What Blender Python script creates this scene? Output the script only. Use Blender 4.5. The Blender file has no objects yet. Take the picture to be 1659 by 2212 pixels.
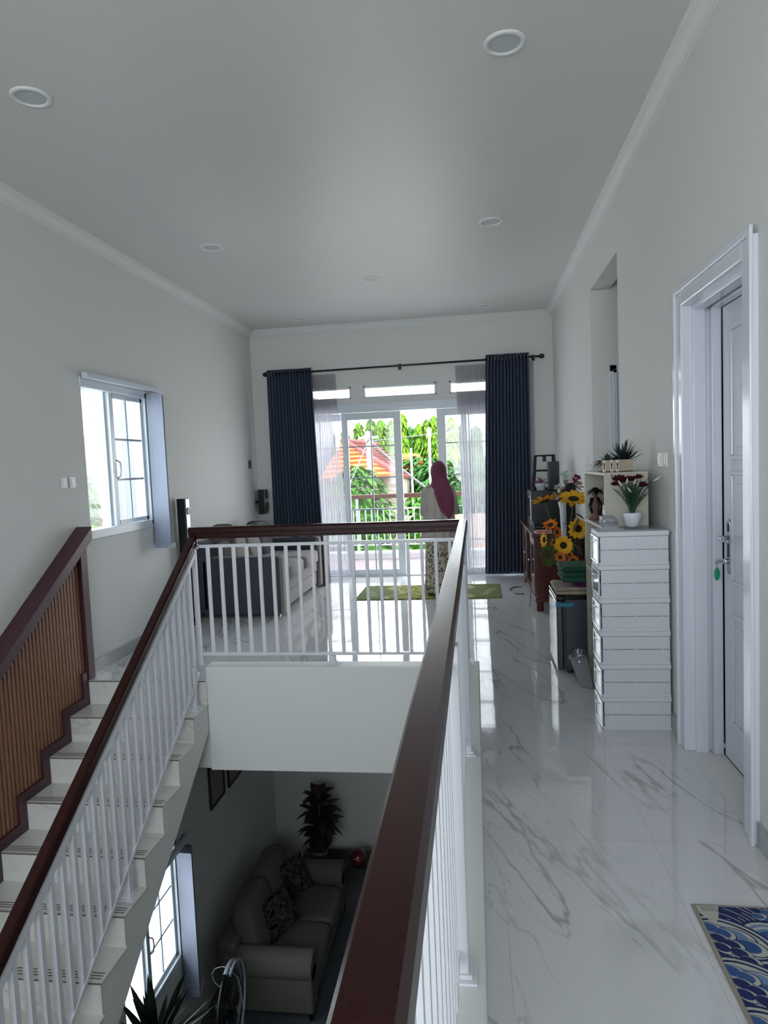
import bpy, math, random
from mathutils import Vector, Matrix, Euler
random.seed(7)
C = bpy.context.scene.collection
sc = bpy.context.scene
# ------------------------------------------------------------------ camera
XL, XR, YF, H, LOW = -3.03, 1.056, 9.22, 3.455, -4.2
F_PX, YAW, PITCH, ROLL = 1466.4478, 7.7628, -4.0389, -2.4014
def cam_axes():
    y, p, r = map(math.radians, (YAW, PITCH, ROLL))
    fw = Vector((-math.sin(y)*math.cos(p), math.cos(y)*math.cos(p), math.sin(p)))
    rt = Vector((math.cos(y), math.sin(y), 0)); up = rt.cross(fw)
    return math.cos(r)*rt + math.sin(r)*up, -math.sin(r)*rt + math.cos(r)*up, fw
_r, _u, _f = cam_axes()
cd = bpy.data.cameras.new('camera'); cam = bpy.data.objects.new('camera', cd); C.objects.link(cam)
cam.matrix_world = Matrix(((_r.x, _u.x, -_f.x, 0), (_r.y, _u.y, -_f.y, 0), (_r.z, _u.z, -_f.z, 1.55), (0, 0, 0, 1)))
cd.sensor_fit = 'HORIZONTAL'; cd.sensor_width = 36; cd.lens = F_PX*36/1659; cd.clip_start = .02; cd.clip_end = 500
sc.camera = cam
# ------------------------------------------------------------------ sky, sun, exposure
w = bpy.data.worlds.new('sky'); sc.world = w; w.use_nodes = True
bg = w.node_tree.nodes['Background']; bg.inputs[0].default_value = (.90, .955, 1.0, 1); bg.inputs[1].default_value = 5.0
sl = bpy.data.lights.new('sun', 'SUN'); sl.energy = 5.0; sl.angle = .02; sl.color = (1, .97, .9)
so = bpy.data.objects.new('sun', sl); C.objects.link(so); so.rotation_euler = (math.radians(38), 0, math.radians(-28)) 
so.rotation_euler = Vector((.02, -.55, 1.0)).to_track_quat('Z', 'Y').to_euler(); so.location = (0, 0, 12)
def window_lamp(loc, rot, sx, sy, e, col=(.96, .98, 1.0), portal=False):
    l = bpy.data.lights.new('window_daylight', 'AREA'); l.shape = 'RECTANGLE'; l.size = sx; l.size_y = sy
    l.energy = e; l.color = col; l.cycles.is_portal = portal
    o = bpy.data.objects.new('window_daylight', l); C.objects.link(o); o.location = loc; o.rotation_euler = rot; return o
R = math.radians
window_lamp((-.96, YF+.22, 1.15), (R(-82), 0, 0), 2.9, 2.2, 55)  # fill lamp added outside the balcony doors to brighten the upper room
window_lamp((-.96, YF+.16, 1.15), (R(-90), 0, 0), 3.1, 2.3, 1, portal=True)          # balcony doors
window_lamp((XL-.16, 5.52, 1.70), (0, R(-90), 0), 1.25, 1.1, 1, portal=True)       # left window
window_lamp((XL-.30, 5.55, -2.60), (0, R(-90), 0), 1.7, 1.5, 24)  # fill lamp added outside the lower window, on top of the sky
window_lamp((XL-.16, 5.52, -2.62), (0, R(-90), 0), 1.25, 1.1, 1, portal=True)      # lower left window
window_lamp((-1.0, -3.1, 1.75), (R(90), 0, 0), 3.4, 2.2, 30)  # unseen fill lamp added behind the camera, on top of the sky
window_lamp((-1.0, -3.16, 1.75), (R(90), 0, 0), 3.4, 2.2, 1, portal=True)             # windows behind the camera
sc.view_settings.view_transform = 'Standard'; sc.view_settings.look = 'None'
sc.view_settings.gamma = 1; sc.view_settings.exposure = 0.27; sc.view_settings.use_curve_mapping = False
cy = sc.cycles; cy.use_denoising = True; cy.max_bounces = 7; cy.diffuse_bounces = 4; cy.glossy_bounces = 3
cy.transparent_max_bounces = 16; cy.transmission_bounces = 4; cy.sample_clamp_indirect = 4; cy.caustics_reflective = False; cy.caustics_refractive = False
# ------------------------------------------------------------------ materials
def srgb(h):
    c = [int(h[i:i+2], 16)/255 for i in (0, 2, 4)]
    return tuple(x/12.92 if x <= .04045 else ((x+.055)/1.055)**2.4 for x in c) + (1,)
MATS = {}
def mat(name, col, rough=.5, metal=0, spec=.5, coat=0, col2=None, nscale=20, bump=0, bscale=60, stretch=None, emit=0, sheen=0, contrast=(.35, .65)):
    if name in MATS: return MATS[name]
    m = bpy.data.materials.new(name); m.use_nodes = True; nt = m.node_tree; N = nt.nodes; L = nt.links
    b = N['Principled BSDF']; c1 = srgb(col) if isinstance(col, str) else col
    b.inputs['Base Color'].default_value = c1; b.inputs['Roughness'].default_value = rough; b.inputs['Metallic'].default_value = metal
    b.inputs['Specular IOR Level'].default_value = spec; b.inputs['Coat Weight'].default_value = coat; b.inputs['Coat Roughness'].default_value = .08
    if sheen: b.inputs['Sheen Weight'].default_value = sheen
    tc = N.new('ShaderNodeTexCoord'); mp = N.new('ShaderNodeMapping'); L.new(tc.outputs['Object'], mp.inputs[0])
    if stretch: mp.inputs['Scale'].default_value = stretch
    if col2:
        n = N.new('ShaderNodeTexNoise'); n.inputs['Scale'].default_value = nscale; n.inputs['Detail'].default_value = 5
        L.new(mp.outputs[0], n.inputs['Vector'])
        r = N.new('ShaderNodeValToRGB'); r.color_ramp.elements[0].position = contrast[0]; r.color_ramp.elements[1].position = contrast[1]
        r.color_ramp.elements[0].color = c1; r.color_ramp.elements[1].color = srgb(col2)
        L.new(n.outputs[0], r.inputs[0]); L.new(r.outputs[0], b.inputs['Base Color'])
    if bump:
        n2 = N.new('ShaderNodeTexNoise'); n2.inputs['Scale'].default_value = bscale; n2.inputs['Detail'].default_value = 3
        L.new(mp.outputs[0], n2.inputs['Vector'])
        bn = N.new('ShaderNodeBump'); bn.inputs['Strength'].default_value = bump; bn.inputs['Distance'].default_value = .01
        L.new(n2.outputs[0], bn.inputs['Height']); L.new(bn.outputs[0], b.inputs['Normal'])
    MATS[name] = m; return m
def math_node(nt, op, a, b=None, c=None):
    n = nt.nodes.new('ShaderNodeMath'); n.operation = op
    for i, x in enumerate((a, b, c)):
        if x is None: continue
        if isinstance(x, (int, float)): n.inputs[i].default_value = x
        else: nt.links.new(x, n.inputs[i])
    return n.outputs[0]
def marble(name, base, vein, rough=.06, strength=1.0, rot=-20):
    m = mat(name, base, rough, spec=.5); nt = m.node_tree; N = nt.nodes; L = nt.links; b = N['Principled BSDF']
    geo = N.new('ShaderNodeNewGeometry'); oi = N.new('ShaderNodeObjectInfo')
    off = N.new('ShaderNodeVectorMath'); off.operation = 'ADD'; L.new(geo.outputs['Position'], off.inputs[0])
    cx = N.new('ShaderNodeCombineXYZ'); k = math_node(nt, 'MULTIPLY', oi.outputs['Random'], 37.0 if rot == 80 else 0.0)
    L.new(k, cx.inputs[0]); L.new(k, cx.inputs[2]); L.new(cx.outputs[0], off.inputs[1])
    mp = N.new('ShaderNodeMapping'); mp.inputs['Rotation'].default_value = (0, 0, R(rot)); mp.inputs['Scale'].default_value = (2.3, .40, 1.2)
    vr = N.new('ShaderNodeVectorRotate'); vr.rotation_type = 'Z_AXIS'; vr.inputs['Angle'].default_value = R(rot)
    mp.inputs['Rotation'].default_value = (0, 0, 0); L.new(off.outputs[0], vr.inputs[0]); L.new(vr.outputs[0], mp.inputs[0])
    last = None
    for sc_, wdt, amt, det in ((.95, .0075, .62, 5), (1.9, .006, .34, 6)):
        n = N.new('ShaderNodeTexNoise'); n.inputs['Scale'].default_value = sc_; n.inputs['Detail'].default_value = det; n.inputs['Roughness'].default_value = .5
        n.inputs['Distortion'].default_value = .12
        L.new(mp.outputs[0], n.inputs['Vector'])
        d = math_node(nt, 'ABSOLUTE', math_node(nt, 'SUBTRACT', n.outputs[0], .5))
        mr = N.new('ShaderNodeMapRange'); mr.inputs[1].default_value = 0; mr.inputs[2].default_value = wdt*1.3; mr.inputs[3].default_value = amt*strength; mr.inputs[4].default_value = 0
        L.new(d, mr.inputs[0])
        last = mr.outputs[0] if last is None else math_node(nt, 'MAXIMUM', last, mr.outputs[0])
    mod = N.new('ShaderNodeTexNoise'); mod.inputs['Scale'].default_value = 1.3; L.new(off.outputs[0], mod.inputs['Vector'])
    mr2 = N.new('ShaderNodeMapRange'); mr2.inputs[1].default_value = .36; mr2.inputs[2].default_value = .56; L.new(mod.outputs[0], mr2.inputs[0])
    fac = math_node(nt, 'MULTIPLY', last, mr2.outputs[0])
    mx = N.new('ShaderNodeMix'); mx.data_type = 'RGBA'; mx.inputs[6].default_value = srgb(base); mx.inputs[7].default_value = srgb(vein)
    L.new(fac, mx.inputs[0]); L.new(mx.outputs[2], b.inputs['Base Color'])
    wv = N.new('ShaderNodeTexNoise'); wv.inputs['Scale'].default_value = 3.5; L.new(geo.outputs['Position'], wv.inputs['Vector'])
    bn = N.new('ShaderNodeBump'); bn.inputs['Strength'].default_value = .05; bn.inputs['Distance'].default_value = .02
    L.new(wv.outputs[0], bn.inputs['Height']); L.new(bn.outputs[0], b.inputs['Normal'])
    return m
def see_through(name, tint, clear, gloss=.05, diff=None, translucent=False):
    m = bpy.data.materials.new(name); m.use_nodes = True; nt = m.node_tree; N = nt.nodes; L = nt.links
    N.remove(N['Principled BSDF']); out = N['Material Output']
    tr = N.new('ShaderNodeBsdfTransparent'); tr.inputs[0].default_value = (1, 1, 1, 1) if translucent else tint
    if translucent:
        d = N.new('ShaderNodeBsdfDiffuse'); d.inputs[0].default_value = tint; t = N.new('ShaderNodeBsdfTranslucent'); t.inputs[0].default_value = tint
        a = N.new('ShaderNodeMixShader'); a.inputs[0].default_value = .5; L.new(d.outputs[0], a.inputs[1]); L.new(t.outputs[0], a.inputs[2])
    else:
        a = N.new('ShaderNodeBsdfGlossy'); a.inputs['Roughness'].default_value = gloss
    mx = N.new('ShaderNodeMixShader'); mx.inputs[0].default_value = clear
    L.new(a.outputs[0], mx.inputs[1]); L.new(tr.outputs[0], mx.inputs[2]); L.new(mx.outputs[0], out.inputs[0])
    MATS[name] = m; return m
wallp = mat('wall_paint', 'dfe1df', .75, spec=.2, bump=.03, bscale=220)
ceilp = mat('ceiling_paint', 'd9d9d7', .42, spec=.35, bump=.02, bscale=120)
trimp = mat('white_plaster_trim', 'e3e6e4', .5, spec=.3)
gloss_white = mat('gloss_white_paint', 'dcdfea', .22, spec=.5, coat=.3, bump=.02, bscale=30)
metal_white = mat('white_painted_metal', 'dfe2ea', .3, spec=.5)
tilem = marble('marble_tile', 'd9dbde', '74786c', .05)
for k_ in ('marble_tile',):
    q_ = MATS[k_].node_tree.nodes['Principled BSDF']; q_.inputs['IOR'].default_value = 1.75; q_.inputs['Coat Weight'].default_value = .35; q_.inputs['Coat Roughness'].default_value = .03
stepm = marble('step_tile', 'dcdedb', '9a9a90', .12, .7, 80)
skirtm = marble('skirting_tile', 'a9adad', '83867f', .2, .5, 70)
grout = mat('grout', 'c6c7c4', .8)
handwood = mat('varnished_mahogany', '33100f', .26, spec=.22, coat=.06, col2='270c0d', nscale=3, stretch=(10, 1.2, 10), bump=.06, bscale=120)
panelwood = mat('dark_plum_wood', '4a2a33', .4, col2='42242c', nscale=10, stretch=(4, 4, 1))
slatwood = mat('slat_wood', '93694f', .45, col2='7d583f', nscale=18, stretch=(6, 6, .5))
dark_back = mat('black_backing', '1b1415', .9)
groovem = mat('brown_groove', '6b6360', .8)
glass = see_through('window_glass', (.97, .985, .98, 1), .94)
alum = mat('white_aluminium', 'd3dde6', .3, spec=.5)
curtm = mat('slate_blue_curtain', '505d74', .75, col2='465268', nscale=300, bump=.1, bscale=500)
sheerm = see_through('white_sheer', (.62, .61, .66, 1), .30, translucent=True)
blackm = mat('satin_black', '0b0d12', .3)
blackg = mat('gloss_black', '07090f', .2, coat=.1)
silver = mat('brushed_silver', 'b9bcc2', .25, metal=1)
chrome = mat('chrome', 'c3c6cb', .1, metal=1)
switchm = mat('white_switch_plastic', 'e6e8e6', .3)
# ------------------------------------------------------------------ mesh helpers
ORG = {}
class MB:
    def __init__(s): s.v, s.f, s.mi, s.m = [], [], [], 0
    def add(s, vs, fs):
        o = len(s.v); s.v += [tuple(v) for v in vs]; s.f += [tuple(i+o for i in f) for f in fs]; s.mi += [s.m]*len(fs); return s
    def box(s, x0, x1, y0, y1, z0, z1):
        return s.add([(x0,y0,z0),(x1,y0,z0),(x1,y1,z0),(x0,y1,z0),(x0,y0,z1),(x1,y0,z1),(x1,y1,z1),(x0,y1,z1)],
                     [(3,2,1,0),(4,5,6,7),(0,1,5,4),(1,2,6,5),(2,3,7,6),(3,0,4,7)])
    def hexa(s, p): return s.add(p, [(3,2,1,0),(4,5,6,7),(0,1,5,4),(1,2,6,5),(2,3,7,6),(3,0,4,7)])
    def prism(s, pts, ax, a, b):
        n = len(pts)
        def mk(p, t): return {'X': (t, p[0], p[1]), 'Y': (p[0], t, p[1]), 'Z': (p[0], p[1], t)}[ax]
        ar = sum(pts[i][0]*pts[(i+1) % n][1]-pts[(i+1) % n][0]*pts[i][1] for i in range(n))
        if (ar < 0) != (ax == 'Y'): pts = pts[::-1]
        return s.add([mk(p, a) for p in pts]+[mk(p, b) for p in pts],
                     [tuple(range(n))[::-1], tuple(range(n, 2*n))]+[(i, (i+1) % n, n+(i+1) % n, n+i) for i in range(n)])
    def tube(s, pts, r, n=8, caps=True, flat=1.0):
        pts = [Vector(p) for p in pts]; k = len(pts); rs = r if isinstance(r, (list, tuple)) else [r]*k; vs = []; prev = None
        for i, p in enumerate(pts):
            t = (pts[min(i+1, k-1)]-pts[max(i-1, 0)]); t = t.normalized() if t.length else Vector((0, 0, 1))
            if prev is None:
                prev = t.cross(Vector((0, 0, 1))) if abs(t.z) < .95 else t.cross(Vector((0, 1, 0)))
            a = (prev - t*prev.dot(t)).normalized(); b = t.cross(a); prev = a
            vs += [p + rs[i]*(math.cos(2*math.pi*j/n)*a + flat*math.sin(2*math.pi*j/n)*b) for j in range(n)]
        fs = [(i*n+j, i*n+(j+1) % n, (i+1)*n+(j+1) % n, (i+1)*n+j) for i in range(k-1) for j in range(n)]
        if caps: fs += [tuple(range(n))[::-1], tuple(range((k-1)*n, k*n))]
        return s.add(vs, fs)
    def cyl(s, p0, p1, r0, r1=None, n=16): return s.tube([p0, p1], [r0, r0 if r1 is None else r1], n)
    def lathe(s, prof, c, n=24, sx=1, sy=1, caps=True, wob=None):
        vs = []
        for i, (r, z) in enumerate(prof):
            for j in range(n):
                a = 2*math.pi*j/n; k = 1 if wob is None else wob(a, i/(len(prof)-1))
                vs.append((c[0]+r*k*sx*math.cos(a), c[1]+r*k*sy*math.sin(a), c[2]+z))
        m = len(prof); fs = [(i*n+j, i*n+(j+1) % n, (i+1)*n+(j+1) % n, (i+1)*n+j) for i in range(m-1) for j in range(n)]
        if caps: fs += [tuple(range(n))[::-1], tuple(range((m-1)*n, m*n))]
        return s.add(vs, fs)
    def ell(s, c, rx, ry, rz, n=16, m=10, M=None, p=1.0):
        vs = []; sg = lambda x: math.copysign(abs(x)**p, x)
        for i in range(m+1):
            th = math.pi*i/m
            for j in range(n):
                a = 2*math.pi*j/n
                v = Vector((rx*sg(math.sin(th))*sg(math.cos(a)), ry*sg(math.sin(th))*sg(math.sin(a)), -rz*sg(math.cos(th))))
                if M is not None: v = M @ v
                vs.append(v+Vector(c))
        fs = [(i*n+j, i*n+(j+1) % n, (i+1)*n+(j+1) % n, (i+1)*n+j) for i in range(m) for j in range(n)]
        return s.add(vs, fs)
    def grid(s, fn, nu, nv, close=False):
        vs = [fn(i/nu, j/nv) for j in range(nv+1) for i in range(nu+(0 if close else 1))]; k = nu if close else nu+1
        return s.add(vs, [(j*k+i, j*k+(i+1) % k, (j+1)*k+(i+1) % k, (j+1)*k+i) for j in range(nv) for i in range(nu)])
    def leaf(s, p, d, length, wid, droop=.3, up=Vector((0, 0, 1)), seg=4, fold=.25):
        p = Vector(p); d = Vector(d).normalized(); side = d.cross(up)
        side = side.normalized() if side.length > 1e-4 else Vector((1, 0, 0)); nrm = side.cross(d); vs = []
        for i in range(seg+1):
            t = i/seg; wd = wid*math.sin(math.pi*min(1, .12+t*.88))**.8*.5 if i < seg else 0.0005
            c = p + d*length*t - Vector((0, 0, 1))*droop*length*t*t
            vs += [c-side*wd+nrm*wd*fold, c, c+side*wd+nrm*wd*fold]
        fs = []
        for i in range(seg):
            a = i*3; fs += [(a, a+1, a+4, a+3), (a+1, a+2, a+5, a+4)]
        return s.add(vs, fs)
    def build(s, name, m, parent=None, org=None, bevel=0, smooth=False, solid=0, sub=0, seg=2, **pr):
        o_ = ORG[parent] if parent is not None else Vector(org or (0, 0, 0))
        me = bpy.data.meshes.new(name); me.from_pydata([tuple(Vector(v)-o_) for v in s.v], [], s.f)
        for mm in (m if isinstance(m, (list, tuple)) else [m]): me.materials.append(mm)
        me.polygons.foreach_set('material_index', s.mi)
        if smooth: me.polygons.foreach_set('use_smooth', [True]*len(me.polygons))
        me.update()
        o = bpy.data.objects.new(name, me); C.objects.link(o)
        if parent is not None: o.parent = parent
        else: o.location = o_
        ORG[o] = o_
        if solid: x = o.modifiers.new('t', 'SOLIDIFY'); x.thickness = solid; x.offset = 0
        if bevel: x = o.modifiers.new('b', 'BEVEL'); x.width = bevel; x.segments = seg; x.limit_method = 'ANGLE'; x.angle_limit = R(50)
        if sub: x = o.modifiers.new('s', 'SUBSURF'); x.levels = sub; x.render_levels = sub
        for k, v in pr.items(): o[k] = v
        return o
def thing(name, label, cat, loc, group=None):
    o = bpy.data.objects.new(name, None); C.objects.link(o); o.location = loc; ORG[o] = Vector(loc); o['label'] = label; o['category'] = cat
    o.empty_display_size = .1
    if group: o['group'] = group
    return o
def single(mb, name, m, label, cat, org, group=None, **kw):
    o = mb.build(name, m, None, org, **kw); o['label'] = label; o['category'] = cat
    if group: o['group'] = group
    return o
def struct(mb, name, m, label=None, org=(0, 0, 0), **kw):
    o = mb.build(name, m, None, org, **kw); o['kind'] = 'structure'
    if label: o['label'] = label
    return o
def inst(me, name, parent, loc, rot=None):
    o = bpy.data.objects.new(name, me); C.objects.link(o); o.parent = parent; o.location = Vector(loc)-ORG[parent]; ORG[o] = Vector(loc)
    if rot: o.rotation_euler = rot
    return o
def box_mesh(name, x0, x1, y0, y1, z0, z1, m):
    b = MB().box(x0, x1, y0, y1, z0, z1); me = bpy.data.meshes.new(name); me.from_pydata(b.v, [], b.f); me.materials.append(m); return me
def holed(ax, c0, c1, u0, u1, v0, v1, holes):
    """wall slab between c0 and c1 on axis ax with rectangular openings (u0,u1,v0,v1)"""
    us = sorted({u0, u1, *[h[0] for h in holes], *[h[1] for h in holes]}); vs = sorted({v0, v1, *[h[2] for h in holes], *[h[3] for h in holes]})
    b = MB()
    for i in range(len(us)-1):
        j = 0
        while j < len(vs)-1:
            inh = lambda jj: any(h[0] <= us[i] and us[i+1] <= h[1] and h[2] <= vs[jj] and vs[jj+1] <= h[3] for h in holes)
            if inh(j): j += 1; continue
            k = j
            while k+1 < len(vs)-1 and not inh(k+1): k += 1
            if ax == 'X': b.box(c0, c1, us[i], us[i+1], vs[j], vs[k+1])
            else: b.box(us[i], us[i+1], c0, c1, vs[j], vs[k+1])
            j = k+1
    return b
# ------------------------------------------------------------------ room shell
YB = -3.0
W1 = (5.0, 6.05, 1.08, 2.30); W2 = (5.0, 6.05, -3.22, -2.02)
struct(holed('X', XL-.15, XL, YB-.15, YF+.15, LOW-.1, H+.1, [W1, W2]), 'wall_left', wallp, 'white left wall with the small grid window')
OPN = (5.17, 6.32, 0, 3.0); DR = (2.77, 3.65, 0, 2.30)
struct(holed('X', XR, XR+.16, YB-.15, YF+.15, -.68, H+.1, [OPN, DR]), 'wall_right', wallp, 'white right wall with the door and passage opening')
DX0, DX1 = -2.56, .66
TR = [(-2.63, -1.64, 2.455, 2.62), (-1.47, -.48, 2.455, 2.62), (-.305, .685, 2.455, 2.62)]
struct(holed('Y', YF, YF+.15, XL-.15, XR+.16, LOW-.1, H+.1, [(DX0, DX1, 0.0, 2.36)]+TR), 'wall_far', wallp, 'white far wall around the balcony doors')
struct(holed('Y', YB-.15, YB, XL-.15, XR+.16, LOW-.1, H+.1, [(-2.7, .7, .65, 2.85)]), 'wall_back', wallp, 'white wall behind the viewpoint')
struct(MB().box(XL-.15, XR+.16, YB-.15, YF+.15, H, H+.12), 'ceiling', ceilp, 'plain white ceiling')
struct(MB().box(XR, XR+.16, YB-.15, YF+.15, LOW-.1, -.68), 'wall_lower_right', wallp, 'lower storey right wall')
# upper floor slabs with marble tiles
slab = MB().box(XL, XR, 4.745, YF+.15, -.68, -.011); slab.box(-.150, XR, YB, 4.745, -.68, -.011)
fl = struct(slab, 'floor', wallp, 'upper floor of glossy white marble tiles')
xs = [.66+.6*k for k in range(-7, 2)]; ys = [3.927+1.2*k for k in range(-6, 6)]
def clip(a, lo, hi): return max(lo, min(hi, a))
def tiles(x0, x1, y0, y1):
    for i in range(len(xs)-1):
        for j in range(len(ys)-1):
            a, b, c, d = clip(xs[i], x0, x1), clip(xs[i+1], x0, x1), clip(ys[j], y0, y1), clip(ys[j+1], y0, y1)
            if b-a < .02 or d-c < .02: continue
            g = .0007
            MB().box(a+g, b-g, c+g, d-g, -.0105, 0).build('tile', tilem, fl)
tiles(XL, XR, 4.745, YF); tiles(-.014, XR, YB, 4.745)
MB().box(XL, XR, 4.745, YF, -.0108, -.0012).box(-.014, XR, YB, 4.745, -.0108, -.0012).build('grout', grout, fl)
# curb round the stairwell and the white beam face
struct(MB().box(-2.035, -.014, 4.73, 4.872, -.69, .1).box(-.155, -.014, YB, 4.73, -.69, .1), 'trim_1', trimp, 'white curb and beam around the stairwell', bevel=.006)
# lower storey
lowtile = marble('slate_tile', '545a60', '3e4246', .15, .5, 20)
lf = struct(MB().box(XL, XR, YB, YF, LOW-.1, LOW-.006), 'floor_lower', grout, 'dark lower storey floor')
for i in range(7):
    for j in range(11):
        a, b, c, d = XL+.6*i, min(XL+.6*i+.6, XR), 9.22-1.2*j-1.2, 9.22-1.2*j
        if b-a > .02 and c > YB-1: MB().box(a+.001, b-.001, max(c, YB)+.001, d-.001, LOW-.006, LOW).build('tile', lowtile, lf)
# cornices: stepped profile
prof = [(0, 0), (.085, 0), (.085, .012), (.076, .016), (.076, .024), (.066, .028), (.064, .040), (.040, .062), (.030, .066), (.028, .076), (.018, .078), (.016, .088), (0, .090)]
b = MB().prism([(XR-p[0], H-p[1]) for p in prof], 'Y', YB, YF); struct(b, 'trim_2', trimp, 'stepped white cornice along the right wall')
b = MB().prism([(XL+p[0], H-p[1]) for p in prof], 'Y', YB, YF); struct(b, 'trim_3', trimp, 'stepped white cornice along the left wall')
b = MB().prism([(YF-p[0], H-p[1]) for p in prof], 'X', XL, XR); struct(b, 'trim_4', trimp, 'stepped white cornice on the far wall')
# skirtings
sk = struct(MB().box(XL, XL+.012, 4.80, YF, 0, .10), 'baseboard_left', skirtm, 'grey tile skirting on the left wall')
sk = struct(MB().box(XR-.012, XR, 6.33, YF, 0, .10).box(XR-.012, XR, 3.705, 5.165, 0, .10).box(XR-.012, XR, YB, 2.715, 0, .10), 'baseboard_right', skirtm, 'grey tile skirting on the right wall')
sk = struct(MB().box(XL, DX0-.03, YF-.012, YF, 0, .10).box(DX1+.03, XR, YF-.012, YF, 0, .10), 'baseboard_far', skirtm, 'grey tile skirting on the far wall')
# side passage behind the opening
X1 = XR+.16
struct(MB().box(X1, 3.6, 6.32, 6.47, -.1, 3.455), 'wall_passage_far', wallp, 'far side wall of the passage')
struct(MB().box(X1, 3.6, 4.9, 5.05, -.1, 3.455), 'wall_passage_near', wallp, 'near side wall of the passage')
struct(MB().box(3.6, 3.75, 4.9, 6.47, -.1, 3.455), 'wall_passage_end', wallp, 'end wall of the passage')
struct(MB().box(X1, 3.6, 4.9, 6.47, 3.2, 3.3), 'ceiling_passage', ceilp, 'ceiling of the passage')
pf = struct(MB().box(XR, 3.6, 5.05, 6.32, -.1, -.0005), 'floor_passage', tilem, 'marble passage floor')
dp = struct(MB().box(1.21, 1.27, 6.295, 6.32, 0, 2.34).box(2.1, 2.16, 6.295, 6.32, 0, 2.34).box(1.21, 2.16, 6.295, 6.32, 2.28, 2.34), 'door_2', gloss_white, 'white door frame inside the passage', bevel=.004)
MB().box(1.27, 2.10, 6.306, 6.319, .005, 2.28).build('door_leaf', gloss_white, dp)
MB().box(1.235, 1.27, 6.285, 6.296, 0, 2.30).box(1.235, 2.12, 6.285, 6.296, 2.27, 2.30).build('architrave', gloss_white, dp, bevel=.003)
# ------------------------------------------------------------------ door 1 on the right wall
d1 = struct(MB().box(XR-.022, XR+.16, 3.60, 3.70, 0, 2.34).box(XR-.022, XR+.16, 2.72, 2.82, 0, 2.34).box(XR-.022, XR+.16, 2.82, 3.60, 2.27, 2.34), 'door_1', gloss_white, 'glossy white panelled door and frame in the right wall', bevel=.006)
MB().box(XR-.034, XR-.020, 3.675, 3.705, 0, 2.37).box(XR-.034, XR-.020, 2.71, 2.745, 0, 2.37).box(XR-.034, XR-.020, 2.745, 3.675, 2.335, 2.37).build('architrave', gloss_white, d1, bevel=.004)
MB().box(XR+.03, XR+.09, 3.578, 3.602, 0, 2.25).box(XR+.03, XR+.09, 2.82, 3.60, 2.245, 2.272).box(XR+.11, XR+.155, 3.555, 3.602, 0, 2.25).box(XR+.11, XR+.155, 2.82, 3.60, 2.24, 2.272).box(XR+.11, XR+.155, 2.82, 2.85, 0, 2.25).build('jamb_stop', gloss_white, d1, bevel=.003)
DXF = XR+.158
struct(MB().box(XR+.215, XR+.235, 2.7, 3.75, -.05, 2.5).box(XR+.0, XR+.215, 2.78, 3.64, -.05, -.0005).box(XR+.17, XR+.215, 3.7, 3.75, 0, 2.5).box(XR+.17, XR+.215, 2.7, 2.72, 0, 2.5), 'wall_behind_door', dark_back, 'dark room behind the closed door')
leaf = MB().box(DXF, DXF+.04, 2.853, 3.543, .008, 2.238).build('door_leaf', gloss_white, d1)
for z0, z1 in ((1.50, 2.13), (.90, 1.45), (.20, .76)):
    y0, y1 = 2.97, 3.435
    m_ = MB(); a = .022
    for (p, q, r_, s_) in ((y0, y1, z0, z0+a), (y0, y1, z1-a, z1), (y0, y0+a, z0+a, z1-a), (y1-a, y1, z0+a, z1-a)): m_.box(DXF-.010, DXF+.002, p, q, r_, s_)
    m_.build('panel_moulding', gloss_white, leaf, bevel=.005)
    MB().prism([(y0+.06, z0+.06), (y1-.06, z0+.06), (y1-.06, z1-.06), (y0+.06, z1-.06)], 'X', DXF-.006, DXF+.002).build('door_panel', gloss_white, leaf, bevel=.005)
hp = MB().prism([(3.462+.022*math.cos(t), z+.03*math.sin(t)) for z, ts in ((.975, range(180, 361, 30)), (1.185, range(0, 181, 30))) for t in map(R, ts)], 'X', DXF-.010, DXF).build('lock_plate', silver, leaf, bevel=.002)
MB().box(DXF-.0125, DXF-.0095, 3.449, 3.475, 1.155, 1.195).box(DXF-.0125, DXF-.0095, 3.449, 3.475, 1.03, 1.10).build('black_inlay', blackg, hp)
MB().cyl((DXF, 3.462, 1.125), (DXF-.055, 3.462, 1.125), .010).tube([(DXF-.05, 3.462, 1.125), (DXF-.055, 3.43, 1.127), (DXF-.055, 3.38, 1.122), (DXF-.05, 3.345, 1.118)], [.011, .012, .010, .008], 10).build('door_handle', chrome, hp, smooth=True)
MB().cyl((DXF, 3.462, 1.01), (DXF-.035, 3.462, 1.01), .013).build('lock_cylinder', chrome, hp, smooth=True)
ky = thing('key', 'small key with a green oval tag hanging in the door lock', 'key', (DXF-.035, 3.462, 1.01))
MB().box(DXF-.062, DXF-.034, 3.461, 3.463, 1.002, 1.018).ell((DXF-.062, 3.462, 1.01), .009, .002, .012, 10, 6).build('key_blade', silver, ky)
MB().tube([(DXF-.062, 3.462+.010*math.cos(t), .992+.012*math.sin(t)) for t in [R(k*30) for k in range(13)]], .0012, 5).build('key_ring', silver, ky)
tg = MB().ell((DXF-.062, 3.462, .948), .014, .0025, .032, 14, 10).build('key_tag', mat('green_tag', '0c8f68', .4), ky, smooth=True); tg['label'] = 'green oval plastic tag'
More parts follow.
